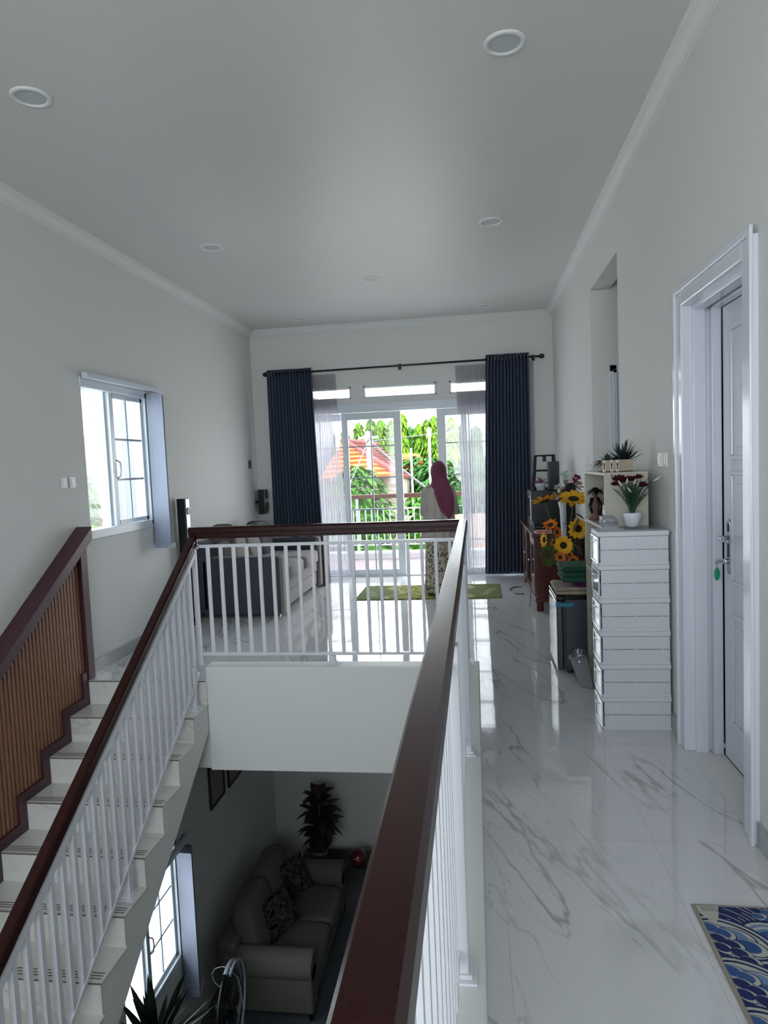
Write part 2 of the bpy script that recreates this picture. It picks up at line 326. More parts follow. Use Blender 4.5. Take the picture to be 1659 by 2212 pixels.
# ------------------------------------------------------------------ left windows
def left_window(n, W, label):
    y0, y1, z0, z1 = W; x = XL; a = .05
    fr = struct(MB().box(x-.13, x+.012, y0-.02, y1+.02, z1-a, z1+.03).box(x-.13, x+.012, y0-.02, y1+.02, z0-.03, z0+a*.8)
                .box(x-.13, x-.002, y0-.02, y0+.004, z0, z1).box(x-.13, x+.012, y1-a*.7, y1+.02, z0, z1), n, alum, label, bevel=.004)
    ym = 5.435
    MB().box(x-.07, x-.005, ym-.022, ym+.028, z0+.03, z1-.04).build('mullion', alum, fr, bevel=.004)
    MB().box(x-.052, x-.046, y0+.02, ym-.02, z0+.04, z1-.05).build('window_pane', glass, fr)
    MB().box(x-.06, x-.04, ym-.05, ym-.022, z0+.04, z1-.05).build('slider_stile', alum, fr, bevel=.003)
    ya, yb, za, zb = ym+.035, y1-.035, z0+.045, z1-.055; t = .038
    sh = MB().box(x-.06, x-.02, ya, yb, za, za+t).box(x-.06, x-.02, ya, yb, zb-t, zb).box(x-.06, x-.02, ya, ya+t*.8, za, zb).box(x-.06, x-.02, yb-t, yb, za, zb).build('window_sash', alum, fr, bevel=.004)
    MB().box(x-.043, x-.038, ya+t*.8, yb-t, za+t, zb-t).build('window_pane', glass, sh)
    yc = (ya+yb)/2-.01; g = MB().box(x-.048, x-.030, yc-.009, yc+.009, za+t, zb-t)
    for k in (1, 2):
        zz = za+t+(zb-za-2*t)*k/3; g.box(x-.0475, x-.0305, ya+t*.8, yb-t, zz-.009, zz+.009)
    g.build('muntin', mat('grey_muntin', '9aa4b0', .35), sh)
    MB().tube([(x-.018, ya+.012, z0+.44), (x+.012, ya+.02, z0+.46), (x+.016, ya+.03, z0+.52), (x+.012, ya+.028, z0+.58), (x-.018, ya+.02, z0+.60)], .007, 8).build('window_handle', silver, sh, smooth=True)
left_window('window_1', W1, 'white grid window beside the stair top'); left_window('window_2', W2, 'white grid window in the lower storey wall')
def blinds(z0, zt, label, y0=4.98):
    b_ = thing('vertical_blind', label, 'blind', (XL+.05, 5.6, zt))
    MB().box(XL+.025, XL+.075, y0, 6.30, zt-.03, zt+.015).build('head_rail', alum, b_, bevel=.003)
    [MB().box(XL, XL+.03, q, q+.03, zt-.02, zt+.022).build('bracket', silver, b_) for q in (y0+.05, 6.2)]
    vm = mat('pale_blue_vane', '8e98ad', .6)
    for k in range(6):
        yy = 6.03+k*.030
        v_ = MB().grid(lambda u, v: (XL+.02+(.155-.012*k)*u, yy+.006*math.sin(u*math.pi), z0+.03+(zt-.09-z0)*v), 4, 1).build('vane', vm, b_, solid=.0015)
    ch = MB()
    for k in range(6):
        ch.tube([(XL+.172-.01*k, 6.05+k*.032, z0+.03), (XL+.176-.01*k, 6.06+k*.032, z0-.012), (XL+.174-.01*k, 6.075+k*.032, z0+.028)], .0025, 5)
    ch.build('bead_chain', switchm, b_)
    MB().box(XL+.02, XL+.178, 6.02, 6.034, z0+.0, z0+.05).build('bottom_weight', vm, b_)
blinds(.85, 2.345, 'grey-blue vertical blind drawn aside at the upper stair window')
blinds(-3.62, -2.09, 'vertical blind drawn aside at the lower storey window', 5.0)
# ------------------------------------------------------------------ balcony doors
fr = MB(); yy0, yy1 = YF+.01, YF+.13
fr.box(DX0, DX1, yy0, yy1, 2.27, 2.36).box(DX0, DX0+.06, yy0, yy1, 0, 2.27).box(DX1-.06, DX1, yy0, yy1, 0, 2.27).box(DX0, DX1, yy0, yy1, -.005, .022)
fr.box(DX0-.04, DX1+.04, YF-.015, YF+.01, 2.30, 2.385)
df = struct(fr, 'door_3', alum, 'white sliding balcony doors with grid panes', bevel=.004)
def slider(x0, x1, y, st0, st1, nv=1):
    z0, z1 = .012, 2.262
    p = MB().box(x0, x0+st0, y, y+.04, z0, z1).box(x1-st1, x1, y, y+.04, z0, z1).box(x0+st0, x1-st1, y, y+.04, z1-.095, z1).box(x0+st0, x1-st1, y, y+.04, z0, z0+.085).build('sliding_panel', alum, df, bevel=.004)
    MB().box(x0+st0, x1-st1, y+.018, y+.022, z0+.085, z1-.095).build('glass_pane', glass, p)
    g = MB(); xm = (x0+st0+x1-st1)/2
    g.box(xm-.008, xm+.008, y+.010, y+.031, z0+.085, z1-.095)
    for z in (1.80, 1.37, .934, .482): g.box(x0+st0, x1-st1, y+.011, y+.030, z-.008, z+.008)
    g.build('muntin', mat('grey_muntin', '9aa4b0', .35), p)
slider(DX0+.055, -1.73, YF+.075, .08, .08); slider(-1.80, -.98, YF+.02, .085, .10); slider(-.49, .33, YF+.02, .115, .08); slider(-.17, DX1-.055, YF+.075, .08, .08)
for i, (a, b_, z0, z1) in enumerate(TR):
    t = .024
    f_ = struct(MB().box(a, b_, YF-.012, YF+.14, z1-t, z1).box(a, b_, YF-.012, YF+.14, z0, z0+t*.7).box(a, a+t, YF-.012, YF+.14, z0, z1).box(b_-t, b_, YF-.012, YF+.14, z0, z1), 'window_%d' % (3+i), alum, ['left', 'middle', 'right'][i]+' transom window above the balcony doors', bevel=.003)
    MB().box(a+t, b_-t, YF+.06, YF+.065, z0+t*.7, z1-t).build('window_pane', glass, f_)
# ------------------------------------------------------------------ staircase
RISE, RUN, YS = .1836, .2638, 4.73
NST = 22; SX0, SX1 = XL+.003, -2.045
st = thing('staircase', 'white marble tiled staircase going down beside the slatted panel', 'staircase', (-2.5, YS, 0))
body = [(YS, -.012)]
for i in range(NST+1):
    y = YS-RUN*i; z = -RISE*i
    if i: body.append((y, z-.012))
    zb = -RISE*(i+1)-.012
    body.append((y, max(zb, LOW+.001)))
body = body[1:]
ye = YS-RUN*NST
body += [(ye+.5, LOW+.001), (ye+.62, LOW+.001)]
zl = lambda y: -.385+.696*(y-YS)
body += [(YS, zl(YS))]
body.append((YS, -.012))
MB().prism(body, 'X', SX0, SX1+.01).build('stair_body', wallp, st)
for i in range(1, NST):
    y, z = YS-RUN*i, -RISE*i
    t = MB().box(SX0, SX1+.02, y-.012, y+RUN-.001, z-.012, z).build('tread', stepm, st)
    if i >= 2:
        g = MB()
        for k in range(3): g.box(SX0+.02, SX1+.0, y+.014+k*.020, y+.021+k*.020, z, z+.0008)
        g.build('anti_slip_groove', groovem, t)
    MB().box(SX0, SX1+.019, y-.0135, y-.0119, z-.010, z-.001).build('nosing_strip', groovem, t)
for i in range(0, NST):
    y, z = YS-RUN*i, -RISE*i
    MB().box(SX0, SX1+.012, y-.009, y-.0005, z-RISE, z-.0125).build('riser', stepm, st)
MB().box(SX0, SX1+.01, YS-.014, YS+.014, -.0115, .0008).build('landing_nosing', stepm, st)
MB().box(SX0, SX1+.009, YS-.0155, YS-.0139, -.010, -.001).build('nosing_strip', groovem, st)
# ------------------------------------------------------------------ slatted wood panel on the left wall
pn = thing('slatted_panel', 'slatted brown wood panel with plum handrail along the stair wall', 'wall panel', (XL+.03, 4.7, 0))
PXB, PXF = XL+.001, XL+.045
rail = lambda y: 1.165+.672*(y-4.79)
YE = 2.35
MB().hexa([(XL+.001, YE, rail(YE)-.10), (XL+.13, YE, rail(YE)-.10), (XL+.13, 4.80, rail(4.80)-.10), (XL+.001, 4.80, rail(4.8)-.10), (XL+.001, YE, rail(YE)), (XL+.13, YE, rail(YE)), (XL+.13, 4.80, rail(4.8)), (XL+.001, 4.80, rail(4.8))]).build('handrail', panelwood, pn, bevel=.006)
MB().box(PXB, PXF+.03, 4.715, 4.80, .003, rail(4.75)-.105).build('end_stile', panelwood, pn, bevel=.004)
MB().ell((PXF+.031, 4.758, .99), .008, .014, .014, 12, 8).build('end_knob', blackm, pn, smooth=True)
fm = MB(); wfr = .07
n0 = 0
for i in range(0, 9):
    yn, z = YS-RUN*i, -RISE*i
    fm.box(PXB, PXF+.02, yn-.014-wfr, yn-.014, z-RISE+.002, z+wfr+.002)                       # riser leg
    fm.box(PXB, PXF+.02, yn-RUN-.014-.0005, yn-.014-wfr, z-RISE+.002, z-RISE+wfr+.002)
fm.build('stepped_frame', panelwood, pn)
back = [(4.72, rail(4.72)-.09)]
for i in range(0, 9):
    y = YS-RUN*i-.03
    back += [(y, -RISE*i+.03), (y, -RISE*(i+1)+.03)]
back += [(YE, -RISE*9+.03), (YE, rail(YE)-.09)]
MB().prism(back, 'X', PXB, PXB+.012).build('backing_board', dark_back, pn)
k = 0
while True:
    y1 = 4.705-k*.0385; y0 = y1-.026; k += 1
    if y0 < YE: break
    i = max(0, math.ceil((YS-.014-wfr-y0)/RUN)); zb = -RISE*i+.06
    MB().hexa([(PXB+.012, y0, zb), (PXF, y0, zb), (PXF, y1, zb), (PXB+.012, y1, zb), (PXB+.012, y0, rail(y0)-.098), (PXF, y0, rail(y0)-.098), (PXF, y1, rail(y1)-.098), (PXB+.012, y1, rail(y1)-.098)]).build('slat', slatwood, pn)
# ------------------------------------------------------------------ balustrades
HP = [(-.5, .30), (-.5, .80), (-.36, 1.0), (.36, 1.0), (.5, .80), (.5, .52), (.40, .46), (.44, .38), (.36, .30), (.36, .10), (.26, 0), (-.26, 0), (-.36, .10), (-.36, .30), (-.44, .38), (-.40, .46), (-.5, .52)]
HP = [(-.5, .55), (-.5, .84), (-.38, 1.0), (.38, 1.0), (.5, .84), (.5, .55), (.42, .50), (.42, .42), (.46, .38), (.46, .18), (.36, .12), (.36, 0), (-.36, 0), (-.36, .12), (-.46, .18), (-.46, .38), (-.42, .42), (-.42, .50)]
RW, RH = .062, .086
def sweep(path, wvec, name, parent, top):
    """handrail profile swept along path with mitred ends; path: list of (pos_bottom, side_vector)"""
    n = len(HP); vs = []
    for p, sd in path:
        p = Vector(p); sd = Vector(sd)
        vs += [p + sd*(a*RW) + Vector((0, 0, 1))*(bb*RH) for a, bb in HP]
    m_ = len(path); fs = [(i*n+j, (i+1)*n+j, (i+1)*n+(j+1) % n, i*n+(j+1) % n) for i in range(m_-1) for j in range(n)]
    fs += [tuple(range(n)), tuple(range((m_-1)*n, m_*n))[::-1]]
    return MB().add(vs, fs).build(name, handwood, parent, smooth=False)
CX = -.0955; ZT = 1.139; ZB = ZT-RH
def bar_mesh(h, wx=.020, wy=.020): return box_mesh('baluster', -wx/2, wx/2, -wy/2, wy/2, 0, h, metal_white)
def post(parent, x, y, z0, z1, r=.0225):
    MB().box(x-r, x+r, y-r, y+r, z0+.012, z1).build('post', metal_white, parent, bevel=.004)
    MB().prism([(x-.045, y-.045), (x+.045, y-.045), (x+.045, y+.045), (x-.045, y+.045)], 'Z', z0, z0+.008).box(x-.032, x+.032, y-.032, y+.032, z0+.008, z0+.022).build('base_plate', metal_white, parent, bevel=.003)
cr = thing('corridor_railing', 'white baluster railing with dark mahogany handrail along the corridor', 'railing', (CX, 1.8, .1))
sweep([((CX, -1.6, ZB), (1, 0, 0)), ((CX, 4.8, ZB), (1, -1, 0))], None, 'handrail', cr, ZT)
MB().box(CX-.011, CX+.011, -1.6, 4.785, .985, 1.007).build('top_rail', metal_white, cr); MB().box(CX-.011, CX+.011, -1.6, 4.785, .170, .190).build('bottom_rail', metal_white, cr)
bm_ = bar_mesh(.795, .022, .022)
for k in range(63):
    y = 4.70-k*.1
    if min(abs(y-q) for q in (4.8, 3.30, 1.83, .36, -1.1)) > .04: inst(bm_, 'baluster', cr, (CX, y, .19))
for q in (3.30, 1.83, .36, -1.1): post(cr, CX+.012, q, .1, ZB)
fr_ = thing('landing_railing', 'white baluster railing with dark handrail across the stairwell end', 'railing', (-1.09, 4.8, .1))
LX = -2.09
sweep([((LX, 4.8, ZB), (1, 1, 0)), ((CX, 4.8, ZB), (1, -1, 0))], None, 'handrail', fr_, ZT) if False else None
n = len(HP); vs = []
for x, kx in ((LX, 1), (CX, -1)):
    vs += [(x + a*RW*(1 if kx == -1 else -1)*1.0, 4.8 - a*RW, ZB+bb*RH) for a, bb in HP]
fs = [(j, (j+1) % n, n+(j+1) % n, n+j) for j in range(n)] + [tuple(range(n))[::-1], tuple(range(n, 2*n))]
MB().add(vs, fs).build('handrail', handwood, fr_)
MB().box(LX+.02, CX-.012, 4.789, 4.811, .985, 1.007).build('top_rail', metal_white, fr_); MB().box(LX+.02, CX-.012, 4.789, 4.811, .170, .190).build('bottom_rail', metal_white, fr_)
for k in range(1, 20):
    x = LX+k*(CX-LX)/20
    if k != 10: inst(bm_, 'baluster', fr_, (x, 4.8, .19))
inst(bm_, 'baluster', fr_, (LX+10*(CX-LX)/20+.0, 4.8, .19))
post(fr_, (LX+CX)/2+.012, 4.8, .1, .168); MB().box((LX+CX)/2-.012, (LX+CX)/2+.018, 4.79, 4.81, 1.007, ZB).build('post', metal_white, fr_)
post(fr_, CX, 4.81, .1, ZB, .018)
sr = thing('stair_railing', 'white baluster railing with dark handrail going down the stairs', 'railing', (LX, 3.4, -.9))
SL = .68; top = lambda y: 1.055+SL*(y-4.73)
YN = .9
vs = []
pts = [((LX, YN), top(YN)-RH), ((LX, 4.775), top(4.775)-RH), ((LX, 4.8), ZB)]
n = len(HP); vs = []
for (x, y), z in pts[:2]: vs += [(x+a*RW, y, z+bb*RH) for a, bb in HP]
vs += [(LX+a*RW, 4.8+a*RW, ZB+bb*RH) for a, bb in HP]
fs = [(i*n+j, (i+1)*n+j, (i+1)*n+(j+1) % n, i*n+(j+1) % n) for i in range(2) for j in range(n)] + [tuple(range(n)), tuple(range(2*n, 3*n))[::-1]]
MB().add(vs, fs).build('handrail', handwood, sr)
def sloped(x0, x1, y0, y1, off, h): return MB().hexa([(x0, y0, off(y0)), (x1, y0, off(y0)), (x1, y1, off(y1)), (x0, y1, off(y1)), (x0, y0, off(y0)+h), (x1, y0, off(y0)+h), (x1, y1, off(y1)+h), (x0, y1, off(y1)+h)])
tb = lambda y: .895+SL*(y-4.73); bb_ = lambda y: .045+SL*(y-4.73)
sloped(LX-.019, LX+.019, YN, 4.755, tb, .045).build('top_rail', metal_white, sr); sloped(LX-.019, LX+.019, YN, 4.72, bb_, .028).build('bottom_rail', metal_white, sr)
sm = bar_mesh(.835, .030, .030)
for k in range(38):
    y = 4.655-k*.0985
    inst(sm, 'baluster', sr, (LX, y, bb_(y)+.02))
post(sr, LX, 4.625, -RISE, .12, .02); MB().box(LX-.015, LX+.015, 4.765, 4.795, .10, ZB).build('post', metal_white, sr)
post(sr, LX, 3.565, -5*RISE, bb_(3.565)+.01, .022); post(sr, LX, 2.25, -10*RISE, bb_(2.25)+.01, .022)
# iron bracket under the handrail corner
MB().ell((LX+.035, 4.77, 1.04), .010, .010, .014, 8, 6).ell((LX+.035, 4.77, 1.012), .012, .012, .012, 8, 6).ell((LX+.03, 4.77, .985), .010, .010, .012, 8, 6).build('weld_bracket', silver, sr)
# ------------------------------------------------------------------ ceiling lights
for i, (x, y, l) in enumerate([(.197, 3.316, 'round recessed downlight nearest the viewer, upper right of the ceiling'), (-2.14, 3.28, 'round recessed downlight nearest the viewer, far left of the ceiling'),
        (-2.165, 5.70, 'round recessed downlight above the stair top on the left'), (.192, 5.67, 'round recessed downlight above the corridor near the passage'),
        (-1.016, 7.057, 'round recessed downlight alone on the ceiling centre line'), (.189, 8.647, 'small recessed downlight near the balcony doors, right side'), (-2.189, 8.64, 'small recessed downlight near the balcony doors, left side')]):
    t = thing('ceiling_light', l, 'ceiling light', (x, y, H), 'recessed downlights')
    MB().lathe([(.098, -.0005), (.098, -.004), (.090, -.010), (.076, -.010), (.072, -.002), (.072, -.0005)], (x, y, H), 36, caps=False).build('trim_ring', trimp, t, smooth=True)
    MB().lathe([(.0725, -.0005), (.0725, -.003)], (x, y, H), 32).build('diffuser', mat('unlit_diffuser', 'c3c8c8', .4), t)
# ------------------------------------------------------------------ switches and plates
def switch(y, z, xw, sgn, label, cat='switch', w_=.036, h_=.043, col=switchm, knob=True):
    t = thing('light_switch' if cat == 'switch' else 'wall_socket', label, cat, (xw, y, z))
    MB().box(min(xw, xw+sgn*.010), max(xw, xw+sgn*.010), y-w_, y+w_, z-h_, z+h_).build('cover_plate', col, t, bevel=.006, seg=3)
    MB().box(min(xw+sgn*.008, xw+sgn*.016), max(xw+sgn*.008, xw+sgn*.016), y-w_*.5, y+w_*.5, z-h_*.6, z+h_*.6).build('rocker' if cat == 'switch' else 'socket_face', col, t, bevel=.003)
switch(4.685, 1.508, XL, 1, 'white light switch left of the stair window, further from the window'); switch(4.795, 1.51, XL, 1, 'white light switch left of the stair window, nearer the window')
switch(4.07, 1.508, XR, -1, 'white switch above the box stack, nearer the bookcase'); switch(3.965, 1.508, XR, -1, 'white switch above the box stack, nearer the door')
switch(6.78, 1.488, XR, -1, 'small white switch beyond the passage opening, farther one'); switch(6.67, 1.488, XR, -1, 'small white switch beyond the passage opening, nearer one')
switch(8.92, 1.62, XL, 1, 'dark square control plate on the left wall near the corner', w_=.05, h_=.055, col=mat('slate_plate', '3a4452', .4))
# ------------------------------------------------------------------ curtains
rd = thing('curtain_rod', 'long black curtain rod with ball ends above the balcony doors', 'curtain rod', (-.96, YF-.12, 2.85))
zr_ = lambda x: 2.836+.006*(x+2.8)
MB().cyl((-2.78, YF-.12, zr_(-2.78)), (.88, YF-.12, zr_(.88)), .013, n=12).build('rod', blackm, rd, smooth=True)
for x in (-2.80, .90): MB().ell((x, YF-.12, zr_(x)), .036, .032, .032, 14, 10).build('finial', blackm, rd, smooth=True)
for x in (-2.72, -.96, .80): MB().box(x-.012, x+.012, YF-.13, YF, zr_(x)-.006, zr_(x)+.006).box(x-.02, x+.02, YF-.012, YF, zr_(x)-.04, zr_(x)+.04).box(x-.014, x+.014, YF-.14, YF-.10, zr_(x)-.02, zr_(x)+.018).build('rod_bracket', blackm, rd)
def drape(x0t, x1t, x0b, x1b, zt, zb, folds, amp, yc, n=None, seed=1):
    rn = random.Random(seed); ph = [rn.uniform(-.5, .5) for _ in range(folds+2)]; n = n or folds*10
    def fn(u, v):
        x0 = x0b+(x0t-x0b)*v; x1 = x1b+(x1t-x1b)*v
        a = u*folds; i = int(min(a, folds-1)); p_ = ph[i]*(1-(a-i))+ph[i+1]*(a-i)
        y = amp*math.sin(2*math.pi*a+p_)*(1-.15*v)
        return (x0+(x1-x0)*(u+.25/folds*math.sin(4*math.pi*a+p_)*.3), yc+y+.006*math.sin(3*v+a), zb+(zt-zb)*v)
    return MB().grid(fn, n, 14)
cl = single(drape(-2.775, -2.150, -2.79, -2.085, 2.89, .03, 15, .042, YF-.12, seed=3), 'curtain', curtm, 'heavy slate-blue curtain left of the balcony doors', 'curtain', (-2.5, YF-.12, 0), smooth=True, solid=.003)
cr_ = single(drape(.185, .735, .095, .72, 2.915, .025, 13, .042, YF-.12, seed=5), 'curtain', curtm, 'heavy slate-blue curtain right of the balcony doors', 'curtain', (.4, YF-.12, 0), smooth=True, solid=.003)
for par, x0, x1, nn in ((cl, -2.76, -2.62, 4), (cr_, .22, .72, 12)):
    for k in range(nn):
        x = x0+(x1-x0)*k/(nn-1)
        MB().tube([(x+.004*math.cos(t)*0, YF-.12+.0, 0) for t in ()] or [(x, YF-.12+.024*math.cos(R(q)), zr_(x)+.024*math.sin(R(q))) for q in range(0, 361, 30)], .004, 6).build('grommet', silver, par)
single(drape(-2.17, -1.84, -2.20, -1.76, 2.80, .045, 11, .022, YF-.055, seed=8), 'sheer_curtain', sheerm, 'white sheer curtain gathered beside the left slate curtain', 'curtain', (-2, YF-.055, 0), smooth=True)
single(drape(-.22, .24, -.17, .20, 2.81, .035, 12, .022, YF-.055, seed=9), 'sheer_curtain', sheerm, 'white sheer curtain gathered beside the right slate curtain', 'curtain', (0, YF-.055, 0), smooth=True)
single(drape(.66, .80, .66, .78, 2.82, .035, 4, .012, YF-.045, seed=4), 'sheer_curtain', sheerm, 'narrow strip of white sheer at the far right of the rod', 'curtain', (.75, YF-.05, 0), smooth=True)
# ------------------------------------------------------------------ upper grey sofa
greyfab = mat('charcoal_sofa_fabric', '3f434e', .85, col2='383c47', nscale=200, sheen=.2); lightfab = mat('taupe_sofa_fabric', '857e7c', .85, col2='7a7372', nscale=120, sheen=.2)
def soft(b, x0, x1, y0, y1, z0, z1, p=.35, n=24, m=14, M=None):
    c = ((x0+x1)/2, (y0+y1)/2, (z0+z1)/2); return b.ell(c, (x1-x0)/2, (y1-y0)/2, (z1-z0)/2, n, m, M, p)
sf = thing('sofa', 'long charcoal and taupe sofa against the left wall behind the landing railing', 'sofa', (-2.5, 7.7, 0))
MB().box(-2.90, -2.03, 6.76, 6.96, .03, .64).build('armrest', greyfab, sf, bevel=.035, seg=3, smooth=False)
MB().box(-2.06, -2.012, 6.77, 6.95, .03, .635).build('armrest_front', lightfab, sf, bevel=.02, seg=3)
MB().box(-2.90, -2.03, 8.42, 8.62, .03, .66).build('armrest', greyfab, sf, bevel=.035, seg=3); MB().box(-2.06, -2.00, 8.43, 8.61, .03, .655).build('armrest_front', lightfab, sf, bevel=.025, seg=3)
MB().box(-3.01, -2.80, 6.76, 8.62, .06, .80).build('backrest', greyfab, sf, bevel=.04, seg=3)
MB().box(-2.80, -2.04, 6.965, 8.415, .22, .36).build('seat_base', lightfab, sf, bevel=.015)
MB().box(-2.80, -2.05, 6.965, 8.415, .06, .215).build('drawer_front', lightfab, sf, bevel=.012)
for a, b_ in ((6.97, 7.69), (7.695, 8.41)):
    soft(MB(), -2.80, -1.99, a, b_, .345, .51, .28).build('seat_cushion', lightfab, sf, smooth=True)
for k in range(3):
    y = 6.99+.47*k; M = Matrix.Rotation(R(-14), 3, 'Y')
    c = MB(); c.ell((-2.70, y+.24, .675), .11, .235, .215, 24, 14, M, .45)
    c.build('back_cushion', lightfab if k < 2 else greyfab, sf, smooth=True)
for y in (6.85, 8.5):
    for x in (-2.82, -2.10): MB().box(x-.02, x+.02, y-.03, y+.03, 0, .035).build('foot', blackm, sf)
single(soft(MB(), -2.93, -2.62, 8.28, 8.42, .52, .90, .5, M=None), 'cushion', greyfab, 'dark grey cushion propped at the far end of the upper sofa', 'cushion', (-2.75, 8.35, .52), smooth=True)
single(soft(MB(), -2.88, -2.60, 7.0, 7.12, .52, .975, .5), 'cushion', mat('dark_taupe_fabric', '5a555c', .85), 'dark rounded cushion peeking over the near end of the upper sofa', 'cushion', (-2.75, 7.06, .52), smooth=True)
pink = mat('pink_cloth', 'c2315f', .8); navy = mat('navy_cloth', '20264f', .8)
def cloth_lump(c, sx, sy, sz, m, label, seed, name='folded_cloth', cat='cloth'):
    rn = random.Random(seed); b = MB()
    b.ell((c[0], c[1], c[2]+sz), sx, sy, sz, 18, 10, None, .6)
    b.v = [(x+rn.uniform(-.006, .006), y+rn.uniform(-.006, .006), max(c[2], z+rn.uniform(-.004, .004))) for x, y, z in b.v]
    return single(b, name, m, label, cat, c, smooth=True)
cloth_lump((-2.13, 8.52, .661), .07, .06, .035, pink, 'pink cloth bundle on the far armrest of the upper sofa', 1)
cloth_lump((-2.32, 8.52, .661), .07, .06, .025, navy, 'navy cloth bundle on the far armrest beside the pink one', 2)
bd = single(MB().box(-2.0, -1.955, 8.55, 8.80, .002, .70), 'wooden_board', mat('dark_brown_board', '3d3128', .5), 'dark brown wooden board standing between upper sofa and left curtain', 'board', (-1.98, 8.68, 0), bevel=.004)
# ------------------------------------------------------------------ speakers
def speaker(x0, x1, y0, y1, z0, z1, label, front, base=True, name='tower_speaker'):
    t = thing(name, label, 'speaker', ((x0+x1)/2, (y0+y1)/2, z0))
    MB().box(x0, x1, y0, y1, z0+(.02 if base else 0), z1).build('cabinet', blackg, t, bevel=.006)
    if base: MB().box(x0-.05, x1+.05, y0-.03, y1+.03, z0, z0+.02).build('base', blackm, t, bevel=.005)
    f_ = x1 if front > 0 else x0; s_ = front
    MB().box(min(f_, f_+s_*.006), max(f_, f_+s_*.006), y0+.01, y1-.01, z0+.05, z1-.005).build('front_baffle', silver, t, bevel=.002)
    h = z1-z0; ks = (.90, .74, .58, .40) if base else (.8, .3)
    for q in ks:
        z = z0+h*q; ym = (y0+y1)/2; r_ = min((y1-y0)*.40, .07)
        MB().cyl((f_+s_*.006, ym, z), (f_+s_*.014, ym, z), r_, r_*.86, 20).build('driver', blackm, t, smooth=False)
    return t
speaker(XL+.035, XL+.125, 6.50, 6.60, 0, 1.285, 'slim black tower speaker on the left wall between blind and sofa', 1)
speaker(XL+.06, XL+.15, 9.02, 9.19, .93, 1.27, 'short black speaker mounted in the far left corner', 1, False, 'wall_speaker')
MB().box(XL, XL+.06, 9.08, 9.13, 1.08, 1.12).build('bracket', blackm, [o for o in C.objects if o.name.startswith('wall_speaker')][0])
speaker(.845, .93, 6.58, 6.78, 0, 1.297, 'slim black tower speaker behind the sunflowers on the right', -1)
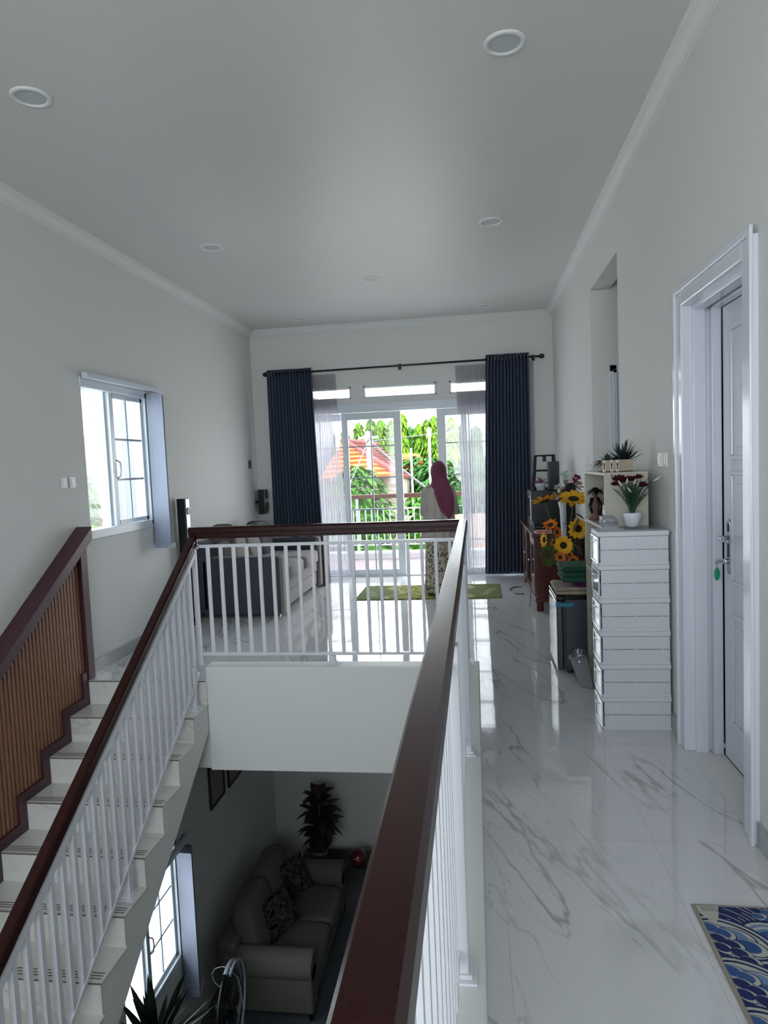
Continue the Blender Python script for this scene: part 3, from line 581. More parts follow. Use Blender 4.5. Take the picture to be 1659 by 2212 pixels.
# ------------------------------------------------------------------ person
def skin_body():
    J = {'pel': ((-.445, 7.86, .80), .125, .09), 'sp1': ((-.44, 7.86, .95), .105, .08), 'sp2': ((-.435, 7.87, 1.10), .125, .085), 'sp3': ((-.43, 7.88, 1.22), .12, .08),
         'nk': ((-.425, 7.89, 1.30), .045, .045), 'hd': ((-.42, 7.91, 1.37), .05, .055),
         'lh': ((-.53, 7.86, .76), .085, .085), 'lk': ((-.53, 7.88, .44), .055, .055), 'la': ((-.53, 7.85, .09), .034, .036), 'lt': ((-.54, 8.0, .03), .026, .022),
         'rh': ((-.36, 7.86, .76), .085, .085), 'rk': ((-.36, 7.88, .44), .055, .055), 'ra': ((-.36, 7.85, .09), .034, .036), 'rt': ((-.345, 8.0, .03), .026, .022),
         'ls': ((-.575, 7.88, 1.215), .05, .05), 'le': ((-.600, 7.90, .965), .038, .038), 'lw': ((-.50, 8.08, .985), .025, .022), 'lp': ((-.455, 8.12, .99), .030, .018),
         'rs': ((-.285, 7.88, 1.215), .05, .05), 're': ((-.245, 7.90, .965), .038, .038), 'rw': ((-.36, 8.08, .985), .025, .022), 'rp': ((-.405, 8.12, .99), .030, .018)}
    E_ = [('pel', 'sp1'), ('sp1', 'sp2'), ('sp2', 'sp3'), ('sp3', 'nk'), ('nk', 'hd'), ('pel', 'lh'), ('lh', 'lk'), ('lk', 'la'), ('la', 'lt'), ('pel', 'rh'), ('rh', 'rk'), ('rk', 'ra'), ('ra', 'rt'),
          ('sp3', 'ls'), ('ls', 'le'), ('le', 'lw'), ('lw', 'lp'), ('sp3', 'rs'), ('rs', 're'), ('re', 'rw'), ('rw', 'rp')]
    for s_, px, py, pz in (('l', -.455, 8.12, .99), ('r', -.405, 8.12, .99)):
        sg = 1 if s_ == 'l' else -1
        for k in range(4):
            a = s_+'f%d' % k; zz = pz+.022-.015*k; ln = (.030, .034, .032, .025)[k]
            J[a+'a'] = ((px+sg*.018, py+.018, zz), .0095, .009); J[a+'b'] = ((px+sg*(.018+ln), py+.026, zz-.003), .0085, .008); J[a+'c'] = ((px+sg*(.012+ln*1.5), py+.012, zz-.006), .007, .007)
            E_ += [(s_+'p', a+'a'), (a+'a', a+'b'), (a+'b', a+'c')]
        J[s_+'ta'] = ((px-sg*.006, py-.018, pz+.030), .010, .010); J[s_+'tb'] = ((px+sg*.012, py-.016, pz+.055), .008, .008); E_ += [(s_+'p', s_+'ta'), (s_+'ta', s_+'tb')]
    ks = list(J); me = bpy.data.meshes.new('sk'); me.from_pydata([J[k][0] for k in ks], [(ks.index(a), ks.index(b)) for a, b in E_], [])
    o = bpy.data.objects.new('sk', me); C.objects.link(o); md = o.modifiers.new('s', 'SKIN'); md.use_smooth_shade = True
    for i, k in enumerate(ks): me.skin_vertices[0].data[i].radius = J[k][1:]; me.skin_vertices[0].data[i].use_root = (k == 'pel')
    o.modifiers.new('u', 'SUBSURF').levels = 1
    dg = bpy.context.evaluated_depsgraph_get(); ev = o.evaluated_get(dg); m2 = bpy.data.meshes.new_from_object(ev)
    b = MB().add([v.co[:] for v in m2.vertices], [tuple(p.vertices) for p in m2.polygons]); bpy.data.objects.remove(o)
    # head with face, looking away from the viewer and slightly down
    Mh = Matrix.Rotation(R(-10), 3, 'X') @ Matrix.Rotation(R(4), 3, 'Z'); hc = Vector((-.42, 7.925, 1.445)); vs = []; n_, m_ = 28, 22
    for i in range(m_+1):
        th = math.pi*i/m_
        for j in range(n_):
            a = 2*math.pi*j/n_; d = Vector((math.sin(th)*math.cos(a), math.sin(th)*math.sin(a), -math.cos(th)))
            r = Vector((.070*d.x, .088*d.y, .105*d.z)); f_ = max(0, d.y)
            r.x *= 1-.22*max(0, -d.z)                                             # jaw narrows
            r.y += .020*math.exp(-((d.x/.16)**2+((d.z+.12)/.22)**2))*f_            # nose
            r.y -= .010*(math.exp(-(((d.x-.42)/.18)**2+((d.z-.08)/.13)**2))+math.exp(-(((d.x+.42)/.18)**2+((d.z-.08)/.13)**2)))*f_
            r.y += .007*math.exp(-((d.x/.3)**2+((d.z+.45)/.09)**2))*f_            # lips
            r.y += .006*math.exp(-((d.x/.25)**2+((d.z+.8)/.2)**2))*f_             # chin
            vs.append(Mh @ r + hc)
    b.add(vs, [(i*n_+j, i*n_+(j+1) % n_, (i+1)*n_+(j+1) % n_, (i+1)*n_+j) for i in range(m_) for j in range(n_)])
    for sx in (-1, 1): b.ell(hc+Mh @ Vector((sx*.070, -.005, -.005)), .008, .016, .028, 10, 8)
    return b
pr = thing('person', 'person seen from behind in a maroon headscarf, white blouse and patterned skirt', 'person', (-.44, 7.86, .012))
skinm = mat('skin', 'b48a72', .5)
skin_body().build('body', skinm, pr, smooth=True)
hc = Vector((-.42, 7.925, 1.445)); eyem = mat('eye_white', 'e8e6e2', .3)
for sx in (-1, 1):
    e_ = MB().ell((hc.x+sx*.029, hc.y+.072, hc.z+.0), .011, .009, .008, 12, 8).build('eye', eyem, pr, smooth=True)
    MB().ell((hc.x+sx*.029, hc.y+.0795, hc.z-.001), .005, .003, .005, 10, 6).build('iris', blackm, e_, smooth=True)
MB().ell((hc.x, hc.y+.088, hc.z-.052), .022, .006, .006, 12, 6).build('mouth', mat('lips', '94504c', .5), pr, smooth=True)
hij = mat('maroon_scarf', '74324f', .8, col2='682a45', nscale=6, sheen=.3); blou = mat('cream_blouse', 'b9b4ac', .85, col2='aaa59d', nscale=8)
skt = mat('skirt_print', 'a39c8c', .85); nt = skt.node_tree; N = nt.nodes; Lk = nt.links
tc = N.new('ShaderNodeTexCoord'); mp = N.new('ShaderNodeMapping'); mp.inputs['Scale'].default_value = (1, 1, .75); Lk.new(tc.outputs['Object'], mp.inputs[0])
wn = N.new('ShaderNodeTexNoise'); wn.inputs['Scale'].default_value = 30; Lk.new(mp.outputs[0], wn.inputs['Vector'])
ad = N.new('ShaderNodeMix'); ad.data_type = 'VECTOR'; ad.inputs[0].default_value = .035; Lk.new(mp.outputs[0], ad.inputs[4]); Lk.new(wn.outputs[1], ad.inputs[5])
vo = N.new('ShaderNodeTexVoronoi'); vo.inputs['Scale'].default_value = 34; Lk.new(ad.outputs[1], vo.inputs['Vector'])
rp = N.new('ShaderNodeValToRGB'); rp.color_ramp.elements[0].position = .36; rp.color_ramp.elements[1].position = .44; rp.color_ramp.elements[0].color = srgb('4d4a42'); rp.color_ramp.elements[1].color = srgb('b5ad9c')
Lk.new(vo.outputs['Distance'], rp.inputs[0]); Lk.new(rp.outputs[0], N['Principled BSDF'].inputs['Base Color'])
# skirt
def ring_shell(keys, n, m, fold=None):
    """keys: list of (z, cx, cy, rx, ry)"""
    def at(v):
        t = v*(len(keys)-1); i = min(int(t), len(keys)-2); f_ = t-i; return [keys[i][q]*(1-f_)+keys[i+1][q]*f_ for q in range(5)]
    def fn(u, v):
        z, cx, cy, rx, ry = at(v); a = 2*math.pi*u; k = 1+(fold(a, v) if fold else 0)
        return (cx+rx*k*math.cos(a), cy+ry*k*math.sin(a), z)
    return MB().grid(fn, n, m, close=True)
ring_shell([(.035, -.445, 7.90, .178, .165), (.25, -.445, 7.89, .165, .15), (.55, -.445, 7.875, .155, .14), (.74, -.445, 7.865, .165, .14), (.84, -.445, 7.86, .145, .115)], 80, 24,
           lambda a, v: (1-v)*.07*math.sin(9*a+1.5*v)+(1-v)*.035*math.sin(17*a+2)).build('skirt', skt, pr, smooth=True, solid=.003)
# blouse body with gathered back
ring_shell([(.655, -.44, 7.865, .205, .165), (.72, -.44, 7.865, .195, .16), (.90, -.435, 7.865, .178, .145), (1.05, -.432, 7.87, .172, .13), (1.15, -.43, 7.875, .175, .12), (1.22, -.43, 7.88, .165, .105), (1.265, -.428, 7.885, .11, .08), (1.30, -.425, 7.89, .055, .055)], 90, 30,
           lambda a, v: .07*math.sin(13*a+1)*max(0, 1-v*1.4)+.02*math.sin(26*a)*max(0, 1-v*1.8)+.03*math.sin(3*a+5)*max(0, .3-v)).build('blouse', blou, pr, smooth=True, solid=.003)
for sx, sh, el, wr in ((-1, (-.565, 7.88, 1.215), (-.602, 7.895, .965), (-.54, 8.0, .965)), (1, (-.295, 7.88, 1.215), (-.243, 7.895, .97), (-.30, 8.0, .97))):
    sh, el, wr = Vector(sh), Vector(el), Vector(wr); ps = [sh+Vector((-sx*.05, 0, .022)), sh, sh.lerp(el, .35), sh.lerp(el, .75), el, el.lerp(wr, .5), wr]
    MB().tube(ps, [.055, .062, .056, .054, .052, .046, .040], 18, caps=False).build('sleeve', blou, pr, smooth=True, solid=.003)
# headscarf: cap and long tail over the right of the back
def cap(u, v):
    th = math.pi*(.0+.78*(1-v)); a = 2*math.pi*u
    d = Vector((math.sin(th)*math.cos(a), math.sin(th)*math.sin(a), math.cos(th)))
    r = Vector((.092*d.x, .112*d.y, .122*d.z)); lo = max(0, -d.z)
    r.x *= 1+.10*lo; r.y = r.y+(-.012*lo if d.y < 0 else 0)
    f_ = max(0, d.y)**4
    r.y -= .045*f_*math.exp(-((d.z+.05)/.45)**2)
    return tuple(r+hc+Vector((-.002, -.012, -.004)))
MB().grid(cap, 40, 22, close=True).build('headscarf', hij, pr, smooth=True, solid=.003)
def bk(z):
    tab = [(.64, 7.69), (.9, 7.712), (1.05, 7.732), (1.15, 7.748), (1.22, 7.778), (1.30, 7.815), (1.38, 7.842), (1.50, 7.848)]
    for (a, b_), (c, d) in zip(tab, tab[1:]):
        if z <= c: return b_+(d-b_)*max(0, (z-a))/(c-a)
    return 7.848
def tail(u, v):
    # v 0 bottom .. 1 head ; left/right edges traced in metres at the person's depth
    zt = [(.90, -.318, -.300), (.935, -.352, -.266), (.98, -.40, -.252), (1.05, -.425, -.245), (1.14, -.452, -.247), (1.22, -.478, -.262), (1.30, -.495, -.30), (1.38, -.503, -.325), (1.45, -.505, -.335)]
    t = v*(len(zt)-1); i = min(int(t), len(zt)-2); f_ = t-i; z, a, b_ = [zt[i][q]*(1-f_)+zt[i+1][q]*f_ for q in range(3)]
    x = a+(b_-a)*u; cv = (2*u-1)**2
    y = bk(z)-.030+.045*cv*(1 if z > 1.2 else .6)+.010*math.sin(u*11+z*9)*(1-v*.5)
    return (x, y, z)
MB().grid(tail, 24, 26).build('scarf_tail', hij, pr, smooth=True, solid=.003)
sw = ring_shell([(1.20, -.43, 7.885, .125, .105), (1.26, -.427, 7.89, .108, .095), (1.32, -.422, 7.90, .080, .088), (1.38, -.42, 7.915, .082, .098)], 40, 10, lambda a, v: .05*math.sin(6*a+4*v))
sw.build('scarf_collar', hij, pr, smooth=True, solid=.003)
for x in (-.535, -.35): MB().box(x-.04, x+.04, 7.80, 8.045, .012, .026).tube([(x-.035, 7.93, .03), (x-.03, 7.95, .065), (x, 7.955, .075), (x+.03, 7.95, .065), (x+.035, 7.93, .03)], .008, 6, flat=.5).build('sandal', mat('dark_sandal', '2c2624', .6), pr, bevel=.006)
# ------------------------------------------------------------------ rugs
def pattern_mat(name, cols, scale, dist, pos, rough=.95):
    m = mat(name, cols[0], rough, spec=.1); nt = m.node_tree; N = nt.nodes; L = nt.links
    tc = N.new('ShaderNodeTexCoord'); n = N.new('ShaderNodeTexNoise'); n.inputs['Scale'].default_value = scale*.5; L.new(tc.outputs['Object'], n.inputs['Vector'])
    mx = N.new('ShaderNodeMix'); mx.data_type = 'VECTOR'; mx.inputs[0].default_value = dist; L.new(tc.outputs['Object'], mx.inputs[4]); L.new(n.outputs[1], mx.inputs[5])
    v = N.new('ShaderNodeTexVoronoi'); v.feature = 'SMOOTH_F1'; v.inputs['Scale'].default_value = scale; L.new(mx.outputs[1], v.inputs['Vector'])
    r = N.new('ShaderNodeValToRGB'); e = r.color_ramp.elements; e[0].color = srgb(cols[0]); e[0].position = pos[0]; e[1].color = srgb(cols[-1]); e[1].position = pos[-1]
    for c, p in zip(cols[1:-1], pos[1:-1]): q = e.new(p); q.color = srgb(c)
    L.new(v.outputs['Distance'], r.inputs[0]); L.new(r.outputs[0], N['Principled BSDF'].inputs['Base Color']); return m
rg = thing('rug', 'olive green patterned rug on the tiles under the standing person', 'rug', (-.57, 8.03, 0))
gm = pattern_mat('olive_pile', ['4f5a26', '6f7a3c', 'a09a5a', '5a6a2a'], 14, .05, (.15, .3, .42, .6)); cream = mat('cream_pile', 'a9a27c', .95, col2='8d8a5c', nscale=30); dkg = mat('deep_green_pile', '4a5a1e', .95, col2='56662a', nscale=60)
MB().box(-1.42, .255, 7.60, 8.46, .0005, .010).build('rug_body', gm, rg, bevel=.003)
for sx in (-1, 1):
    cxr = -.58; b = MB(); pts = []
    for k in range(25):
        t = k/24; y = 7.61+.84*t; off = .40+.09*math.sin(2*math.pi*(t*1.5+.1)); pts.append((cxr+sx*off, y))
    for (xa, ya), (xb, yb) in zip(pts, pts[1:]): b.hexa([(xa-.035, ya, .0095), (xa+.035, ya, .0095), (xb+.035, yb, .0095), (xb-.035, yb, .0095), (xa-.035, ya, .0118), (xa+.035, ya, .0118), (xb+.035, yb, .0118), (xb-.035, yb, .0118)])
    b.build('scroll_band', cream, rg)
    b = MB()
    for (xa, ya), (xb, yb) in zip(pts, pts[1:]):
        xo = cxr+sx*.832; x1a, x1b = xa+sx*.06, xb+sx*.06
        q = [(x1a, ya), (xo, ya), (xo, yb), (x1b, yb)]
        if sx < 0: q = q[::-1]
        b.hexa([(p[0], p[1], .0095) for p in q]+[(p[0], p[1], .0112) for p in q])
    b.build('outer_field', dkg, rg)
    b = MB()
    for k in range(4):
        x = cxr+sx*(.64+.03*k); y = 7.80+.10*k; b.box(x-.045, x+.045, y-.008, y+.008, .011, .0122)
    b.build('white_stripes', mat('ivory_pile', 'cfcfbc', .95), rg)
# blue wave mat
MX0, MX1, MY0, MY1 = .684, 1.045, 1.30, 2.335
wm = thing('door_mat', 'blue and white wave-patterned mat on the corridor floor', 'mat', ((MX0+MX1)/2, (MY0+MY1)/2, 0))
beige = mat('beige_canvas_edge', '9a9486', .9); nv = mat('navy_print', '0c1f55', .8, col2='10265f', nscale=30); md = mat('mid_blue_print', '244a88', .8, col2='3b5f97', nscale=14); pb = mat('pale_blue_print', '6d86b4', .8); ivp = mat('ivory_print', 'b9bab0', .85)
MB().box(MX0, MX1, MY0, MY1, .0005, .007).build('mat_base', beige, wm, bevel=.002)
MB().box(MX0+.012, MX1-.012, MY0+.012, MY1-.012, .0065, .0075).build('print_ground', nv, wm)
lay = [.0076]
def clip_poly(pts, x0, x1, y0, y1):
    for ax, lim, sg in ((0, x0, 1), (0, x1, -1), (1, y0, 1), (1, y1, -1)):
        out = []
        for i in range(len(pts)):
            p, q = pts[i-1], pts[i]; ip, iq = sg*(p[ax]-lim) >= 0, sg*(q[ax]-lim) >= 0
            if ip != iq:
                t = (lim-p[ax])/(q[ax]-p[ax]); out.append((p[0]+t*(q[0]-p[0]), p[1]+t*(q[1]-p[1])))
            if iq: out.append(q)
        pts = out
        if len(pts) < 3: return []
    return pts
wb = MB(); wmats = [nv, md, pb, ivp]
def flat(pts, mi):
    pts = clip_poly(pts, MX0+.012, MX1-.012, MY0+.012, MY1-.012)
    if len(pts) < 3: return
    lay[0] += .0000035; a = sum(pts[i][0]*pts[(i+1) % len(pts)][1]-pts[(i+1) % len(pts)][0]*pts[i][1] for i in range(len(pts)))
    wb.m = mi; wb.add([(x, y, lay[0]) for x, y in (pts if a > 0 else pts[::-1])], [tuple(range(len(pts)))])
def disc(cx, cy_, rx, ry, ang, mi, n=28):
    ca, sa = math.cos(ang), math.sin(ang); flat([(cx+rx*math.cos(t)*ca-ry*math.sin(t)*sa, cy_+rx*math.cos(t)*sa+ry*math.sin(t)*ca) for t in [2*math.pi*k/n for k in range(n)]], mi)
def scallop(x, y, r_, ang, fill):
    disc(x, y, r_, r_*.72, ang, 0); sh = r_*.10; ca, sa = math.cos(ang), math.sin(ang)
    disc(x-sh*.3*ca, y-sh*.3*sa, r_*.93, r_*.65, ang, 3); disc(x-sh*2.2*ca, y-sh*2.2*sa, r_*.74, r_*.52, ang, fill)
def whorl(x, y, r_, ang, bands):
    for k, c in enumerate(bands): disc(x, y, r_*(1-k*.075), r_*.62*(1-k*.095), ang, c)
rn = random.Random(11)
for k in range(26):   # thin curved wave lines on the navy ground
    cx_, cy_ = MX0+.03, MY1-.16; r_ = .06+.016*k; b0 = R(rn.uniform(0, 20)); L_ = R(rn.uniform(30, 70)); P_ = []
    for q in range(13): a = b0+L_*q/12; P_.append((cx_+r_*math.cos(a), cy_+r_*math.sin(a)))
    wd = .0016
    flat(P_+[(cx_+(r_-wd*2)*math.cos(b0+L_*q/12), cy_+(r_-wd*2)*math.sin(b0+L_*q/12)) for q in range(12, -1, -1)], 3)
for (x, y) in ((.20, .055), (.235, .035), (.235, .075), (.215, .095), (.25, .10), (.225, .125)): scallop(MX0+x, MY1-y, .026, R(-15), 1)
for wy in range(6):
    y = MY1-.17-.19*wy
    whorl(MX0+.245, y-.03, .16, R(-38), (0, 3, 2, 3, 2, 1)); whorl(MX0+.075, y, .145, R(-38), (0, 3, 0, 3, 3, 2))
    for a, b_, r_, c in ((.10, .005, .058, 2), (.125, -.038, .05, 1), (.035, .045, .04, 1), (.065, .022, .036, 1), (.045, -.005, .034, 0), (.075, -.03, .034, 0), (.04, -.045, .034, 0), (.085, -.068, .036, 0), (.10, -.10, .034, 0)):
        scallop(MX0+a-.005, y+b_, r_, R(-38), c)
    for a, b_, r_, c in ((.27, .01, .048, 2), (.24, -.03, .046, 1), (.28, -.055, .05, 0), (.22, -.075, .042, 1), (.26, -.10, .04, 1), (.18, -.08, .036, 0), (.155, -.115, .034, 0), (.20, -.12, .036, 1)):
        scallop(MX0+a, y+b_-.02, r_, R(-38), c)
flat([(MX0+.012, MY1-.012), (MX0+.085, MY1-.012), (MX0+.065, MY1-.075)], 3) ; flat([(MX0+.012, MY1-.012), (MX0+.065, MY1-.075), (MX0+.045, MY1-.105), (MX0+.012, MY1-.05)], 3)
for k in range(6):
    x = MX0+.022+.009*k; flat([(x, MY1-.016), (x+.002, MY1-.016), (x+.012, MY1-.040), (x+.010, MY1-.041)], 0)
wb.build('wave_print', wmats, wm)
# ------------------------------------------------------------------ box stack
crate = mat('white_crate_plastic', 'd9dce2', .4, spec=.4); clear = see_through('clear_plastic_door', (.9, .92, .95, 1), .72, .06)
BX0, BX1, BY0, BY1, BH = .668, 1.046, 3.870, 4.098, .1872
ordn = ['bottom box', 'second box from the bottom', 'third box from the bottom', 'fourth box from the bottom', 'second box from the top', 'top box']
for k in range(6):
    z = BH*k+.0005; lean = .0012*(5-k)
    t = thing('storage_box', 'white ribbed shoe box with clear side door, '+ordn[k]+' of the stack', 'storage box', ((BX0+BX1)/2, BY0, z), 'stacked white shoe boxes')
    x0, x1 = BX0-.004+lean, BX1-.004+lean*.6; b = MB(); g = .004
    b.box(x0+.012, x1-g, BY0+.004, BY0+.010, z+.004, z+BH-.03).box(x0+.012, x1-g, BY1-.010, BY1-.004, z+.004, z+BH-.03).box(x1-g-.006, x1-g, BY0+.010, BY1-.010, z+.004, z+BH-.03).box(x0+.012, x1-g, BY0+.004, BY1-.004, z+.001, z+.006)
    b.build('box_body', crate, t)
    MB().box(x0, x1, BY0, BY1, z+BH-.028, z+BH-.001).build('lid', crate, t, bevel=.003)
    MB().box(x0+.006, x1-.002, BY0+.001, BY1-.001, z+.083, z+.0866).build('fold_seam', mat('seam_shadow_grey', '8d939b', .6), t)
    MB().box(x0+.004, x1-.002, BY0+.0015, BY0+.006, z, z+.014).build('foot_rim', crate, t)
    for xx in (.12, .50, .88): MB().box(x0+xx*(x1-x0)-.007, x0+xx*(x1-x0)+.007, BY0-.0008, BY0+.004, z+.079, z+.086).build('fold_hinge', crate, t, bevel=.002)
    r_ = MB(); nr = 26
    for q in range(nr):
        xx = x0+.02+(x1-x0-.04)*q/(nr-1)
        r_.box(xx-.0022, xx+.0022, BY0+.0015, BY0+.005, z+.018, z+.078); r_.box(xx-.0022, xx+.0022, BY0+.0015, BY0+.005, z+.090, z+BH-.032)
    r_.build('ribs', crate, t, kind='stuff')
    d_ = MB().box(x0+.001, x0+.004, BY0+.012, BY1-.012, z+.012, z+BH-.034).build('clear_door', clear, t)
    MB().box(x0-.004, x0+.004, BY0+.004, BY0+.014, z+.006, z+BH-.03).box(x0-.004, x0+.004, BY1-.014, BY1-.004, z+.006, z+BH-.03).box(x0-.004, x0+.004, BY0+.014, BY1-.014, z+.006, z+.016).box(x0-.004, x0+.004, BY0+.014, BY1-.014, z+BH-.042, z+BH-.03).build('door_frame', mat('shiny_clear_rim', 'dfe6ee', .08, coat=.5), d_, bevel=.002)
    MB().tube([(x0-.006, BY0+.07, z+.13), (x0-.014, BY0+.09, z+.122), (x0-.014, BY0+.14, z+.122), (x0-.006, BY0+.16, z+.13)], .003, 6).build('door_pull', MATS['shiny_clear_rim'], d_, smooth=True)
ZS = 6*BH
single(MB().box(.83, 1.03, 3.95, 4.09, ZS+.0005, ZS+.008), 'clear_lid', see_through('clear_lid_plastic', (.85, .88, .92, 1), .6, .05), 'thin clear plastic panel lying on top of the box stack', 'lid', (.93, 4.02, ZS), bevel=.002)
# rose pot
def bez(a, b, c, n=8): a, b, c = map(Vector, (a, b, c)); return [a*(1-t)**2+b*2*t*(1-t)+c*t*t for t in [i/n for i in range(n+1)]]
ZP = ZS+.0085
rp_ = thing('potted_roses', 'white pot of dark red artificial roses on top of the box stack', 'artificial plant', (.882, 4.02, ZP))
MB().lathe([(.020, 0), (.030, 0), (.036, .010), (.048, .05), (.052, .082), (.0495, .084), (.046, .080), (.040, .03)], (.882, 4.02, ZP), 28, caps=True).build('pot', mat('white_ceramic_pot', 'cdd3dc', .3), rp_, smooth=True)
leafg = mat('deep_green_leaf', '1d4a36', .5, col2='2c5f45', nscale=20); stemg = mat('green_stem', '2c5038', .6); redr = mat('dark_red_petal', '5a1328', .6, col2='431020', nscale=40); budm = mat('pale_bud', 'c9cfc4', .6)
rn = random.Random(5); pc = Vector((.882, 4.02, ZP+.075)); b = MB(); lf_ = MB()
for k in range(60):
    a = rn.uniform(0, 2*math.pi); sp = rn.uniform(.01, .10); hgt = rn.uniform(.09, .20); e = pc+Vector((math.cos(a)*sp, math.sin(a)*sp*.7, hgt)); P_ = bez(pc+Vector((math.cos(a)*.01, math.sin(a)*.01, 0)), pc+Vector((math.cos(a)*sp*.3, math.sin(a)*sp*.3, hgt*.6)), e)
    b.tube(P_, .0014, 4)
    for q in range(3, 9):
        for s_ in (-1, 1):
            d = Vector((math.cos(a+s_*1.2), math.sin(a+s_*1.2), .9)); lf_.leaf(P_[q], d, rn.uniform(.025, .04), .0035, .2, seg=2)
b.build('stems', stemg, rp_, kind='stuff'); lf_.build('fern_leaves', leafg, rp_, kind='stuff')
def rose(c, r_, m, par, name='rose', seed=1):
    rn = random.Random(seed); b = MB(); c = Vector(c)
    b.ell(c, r_*.35, r_*.35, r_*.42, 10, 8)
    for ring, (n_, rr, tilt) in enumerate(((4, .45, 75), (6, .75, 55), (7, 1.0, 30))):
        for k in range(n_):
            a = 2*math.pi*(k+.5*ring)/n_+rn.uniform(-.2, .2); d = Vector((math.cos(a)*math.cos(R(tilt)), math.sin(a)*math.cos(R(tilt)), math.sin(R(tilt))))
            b.leaf(c-Vector((0, 0, r_*.25)), d, r_*(.9+.2*ring), r_*(.9+.1*ring), .1, seg=4, fold=-.5)
    return b.build(name, m, par, smooth=True)
for i, (dx, dy, dz, r_) in enumerate(((-.068, 0, .205, .040), (.0, .02, .20, .032), (.055, 0, .165, .035), (-.085, .01, .175, .028), (.045, .03, .21, .024), (-.04, .03, .19, .026))): rose(pc+Vector((dx, dy, dz)), r_, redr, rp_, 'rose', i)
for i, (dx, dz, tx) in enumerate(((-.06, .165, -.02), (-.035, .175, .005), (.005, .17, .01), (.02, .155, .012), (-.01, .125, -.02), (.11, .185, .05))):
    p = pc+Vector((dx, -.03, dz)); MB().tube([p, p+Vector((tx*.5, 0, .012)), p+Vector((tx, 0, .030))], [.004, .0065, .003], 8).build('bud', budm, rp_, smooth=True)
pb_ = pc+Vector((.07, 0, .16)); MB().tube([pb_, pb_+Vector((.05, 0, .028))], .0018, 5).build('stem', mat('brown_stem', '3a2a2a', .7), rp_)
br = thing('scrub_brush', 'grey-blue scrubbing brush with loop handle on the box stack', 'brush', (.745, 3.98, ZS))
M_ = None
MB().prism([(.745+.048*math.cos(t), 3.98+.026*math.sin(t)) for t in [R(20*k) for k in range(18)]], 'Z', ZS+.024, ZS+.040).build('brush_block', mat('grey_blue_plastic', '80889a', .4), br, bevel=.003)
MB().tube([(.745+.044*math.cos(t), 3.98, ZS+.036+.040*math.sin(t)) for t in [R(15*k) for k in range(13)]], .007, 10).build('handle', MATS['grey_blue_plastic'], br, smooth=True)
b = MB(); rn = random.Random(2)
for k in range(120):
    t = rn.uniform(0, 6.283); q = math.sqrt(rn.random()); x, y = .745+.044*q*math.cos(t), 3.98+.023*q*math.sin(t); b.cyl((x, y, ZS+.026), (x+rn.uniform(-.003, .003), y+rn.uniform(-.003, .003), ZS+.0005), .0011, n=3)
b.build('bristles', mat('white_bristle', 'd5d8dc', .6), br, kind='stuff')
# ------------------------------------------------------------------ bookcase and contents
bc = thing('bookcase', 'cream open bookcase standing behind the white box stack', 'bookcase', (.87, 4.48, 0))
bcm = mat('cream_laminate', 'b5b3a6', .5); KX0, KX1, KY0, KY1, KZ = .748, .992, 4.108, 4.85, 1.445
MB().box(KX0, KX1, KY0, KY0+.018, .03, KZ-.018).build('side_panel', bcm, bc); MB().box(KX0, KX1, KY1-.018, KY1, .03, KZ-.018).build('side_panel', bcm, bc)
MB().box(KX0-.002, KX1, KY0-.002, KY1+.002, KZ-.018, KZ).build('top_panel', bcm, bc, bevel=.002)
MB().box(KX1-.006, KX1, KY0+.018, KY1-.018, .03, KZ-.018).build('back_panel', mat('grey_backboard', '9a9b96', .7), bc)
for z in (.03, .46, .78, 1.10): MB().box(KX0, KX1-.006, KY0+.018, KY1-.018, z, z+.018).build('shelf', bcm, bc)
MB().box(KX0+.02, KX1, KY0, KY1, 0, .03).build('plinth', bcm, bc)
for x in (.79, .935): MB().cyl((x, KY0-.003, 1.428), (x, KY0+.002, 1.428), .005, n=10).build('screw_cap', blackm, bc)
for z in (1.31, 1.335): MB().box(KX0-.003, KX0+.004, KY0+.001, KY0+.012, z-.003, z+.003).build('clip', silver, bc)
ZK = 1.1185
pm = mat('pale_pink_figure', '6e524c', .7)
fg = thing('figurine', 'dark-haired little figurine on the bookcase upper shelf', 'figurine', (.79, 4.66, ZK))
b = MB().tube([(.79, 4.66, ZK), (.79, 4.66, ZK+.05), (.785, 4.66, ZK+.11), (.79, 4.66, ZK+.16)], [.045, .032, .026, .014], 12); b.build('robe', pm, fg, smooth=True)
h_ = MB().ell((.785, 4.66, ZK+.185), .024, .024, .028, 14, 10).build('head', pm, fg, smooth=True)
b = MB(); rn = random.Random(4)
for k in range(22): a = rn.uniform(0, 6.28); b.leaf((.785, 4.66, ZK+.205), (math.cos(a), math.sin(a), .35), rn.uniform(.05, .085), .016, .9, seg=4)
b.ell((.786, 4.66, ZK+.198), .027, .027, .022, 12, 8).build('hair', blackm, fg)
MB().tube([(.765, 4.65, ZK+.15), (.745, 4.63, ZK+.10), (.758, 4.62, ZK+.05)], [.010, .012, .008], 8).tube([(.80, 4.64, ZK+.15), (.815, 4.62, ZK+.10), (.80, 4.61, ZK+.04)], [.010, .014, .012], 8).build('dark_sash', blackm, fg, smooth=True)
cb = single(MB().box(.762, .850, 4.20, 4.38, ZK, ZK+.052), 'small_carton', mat('white_carton', 'd6d8d8', .6), 'small white carton on the bookcase upper shelf', 'box', (.8, 4.3, ZK), bevel=.002)
cm = thing('camera_gadget', 'grey gadget with a clear window standing on the small white carton', 'gadget', (.805, 4.29, ZK+.0525))
MB().box(.775, .835, 4.23, 4.35, ZK+.0525, ZK+.125).build('gadget_body', mat('dark_grey_plastic', '4b525c', .4), cm, bevel=.008); MB().tube([(.775, 4.25, ZK+.12), (.79, 4.27, ZK+.145), (.80, 4.32, ZK+.145), (.79, 4.345, ZK+.12)], .006, 6).build('carry_loop', MATS['dark_grey_plastic'], cm)
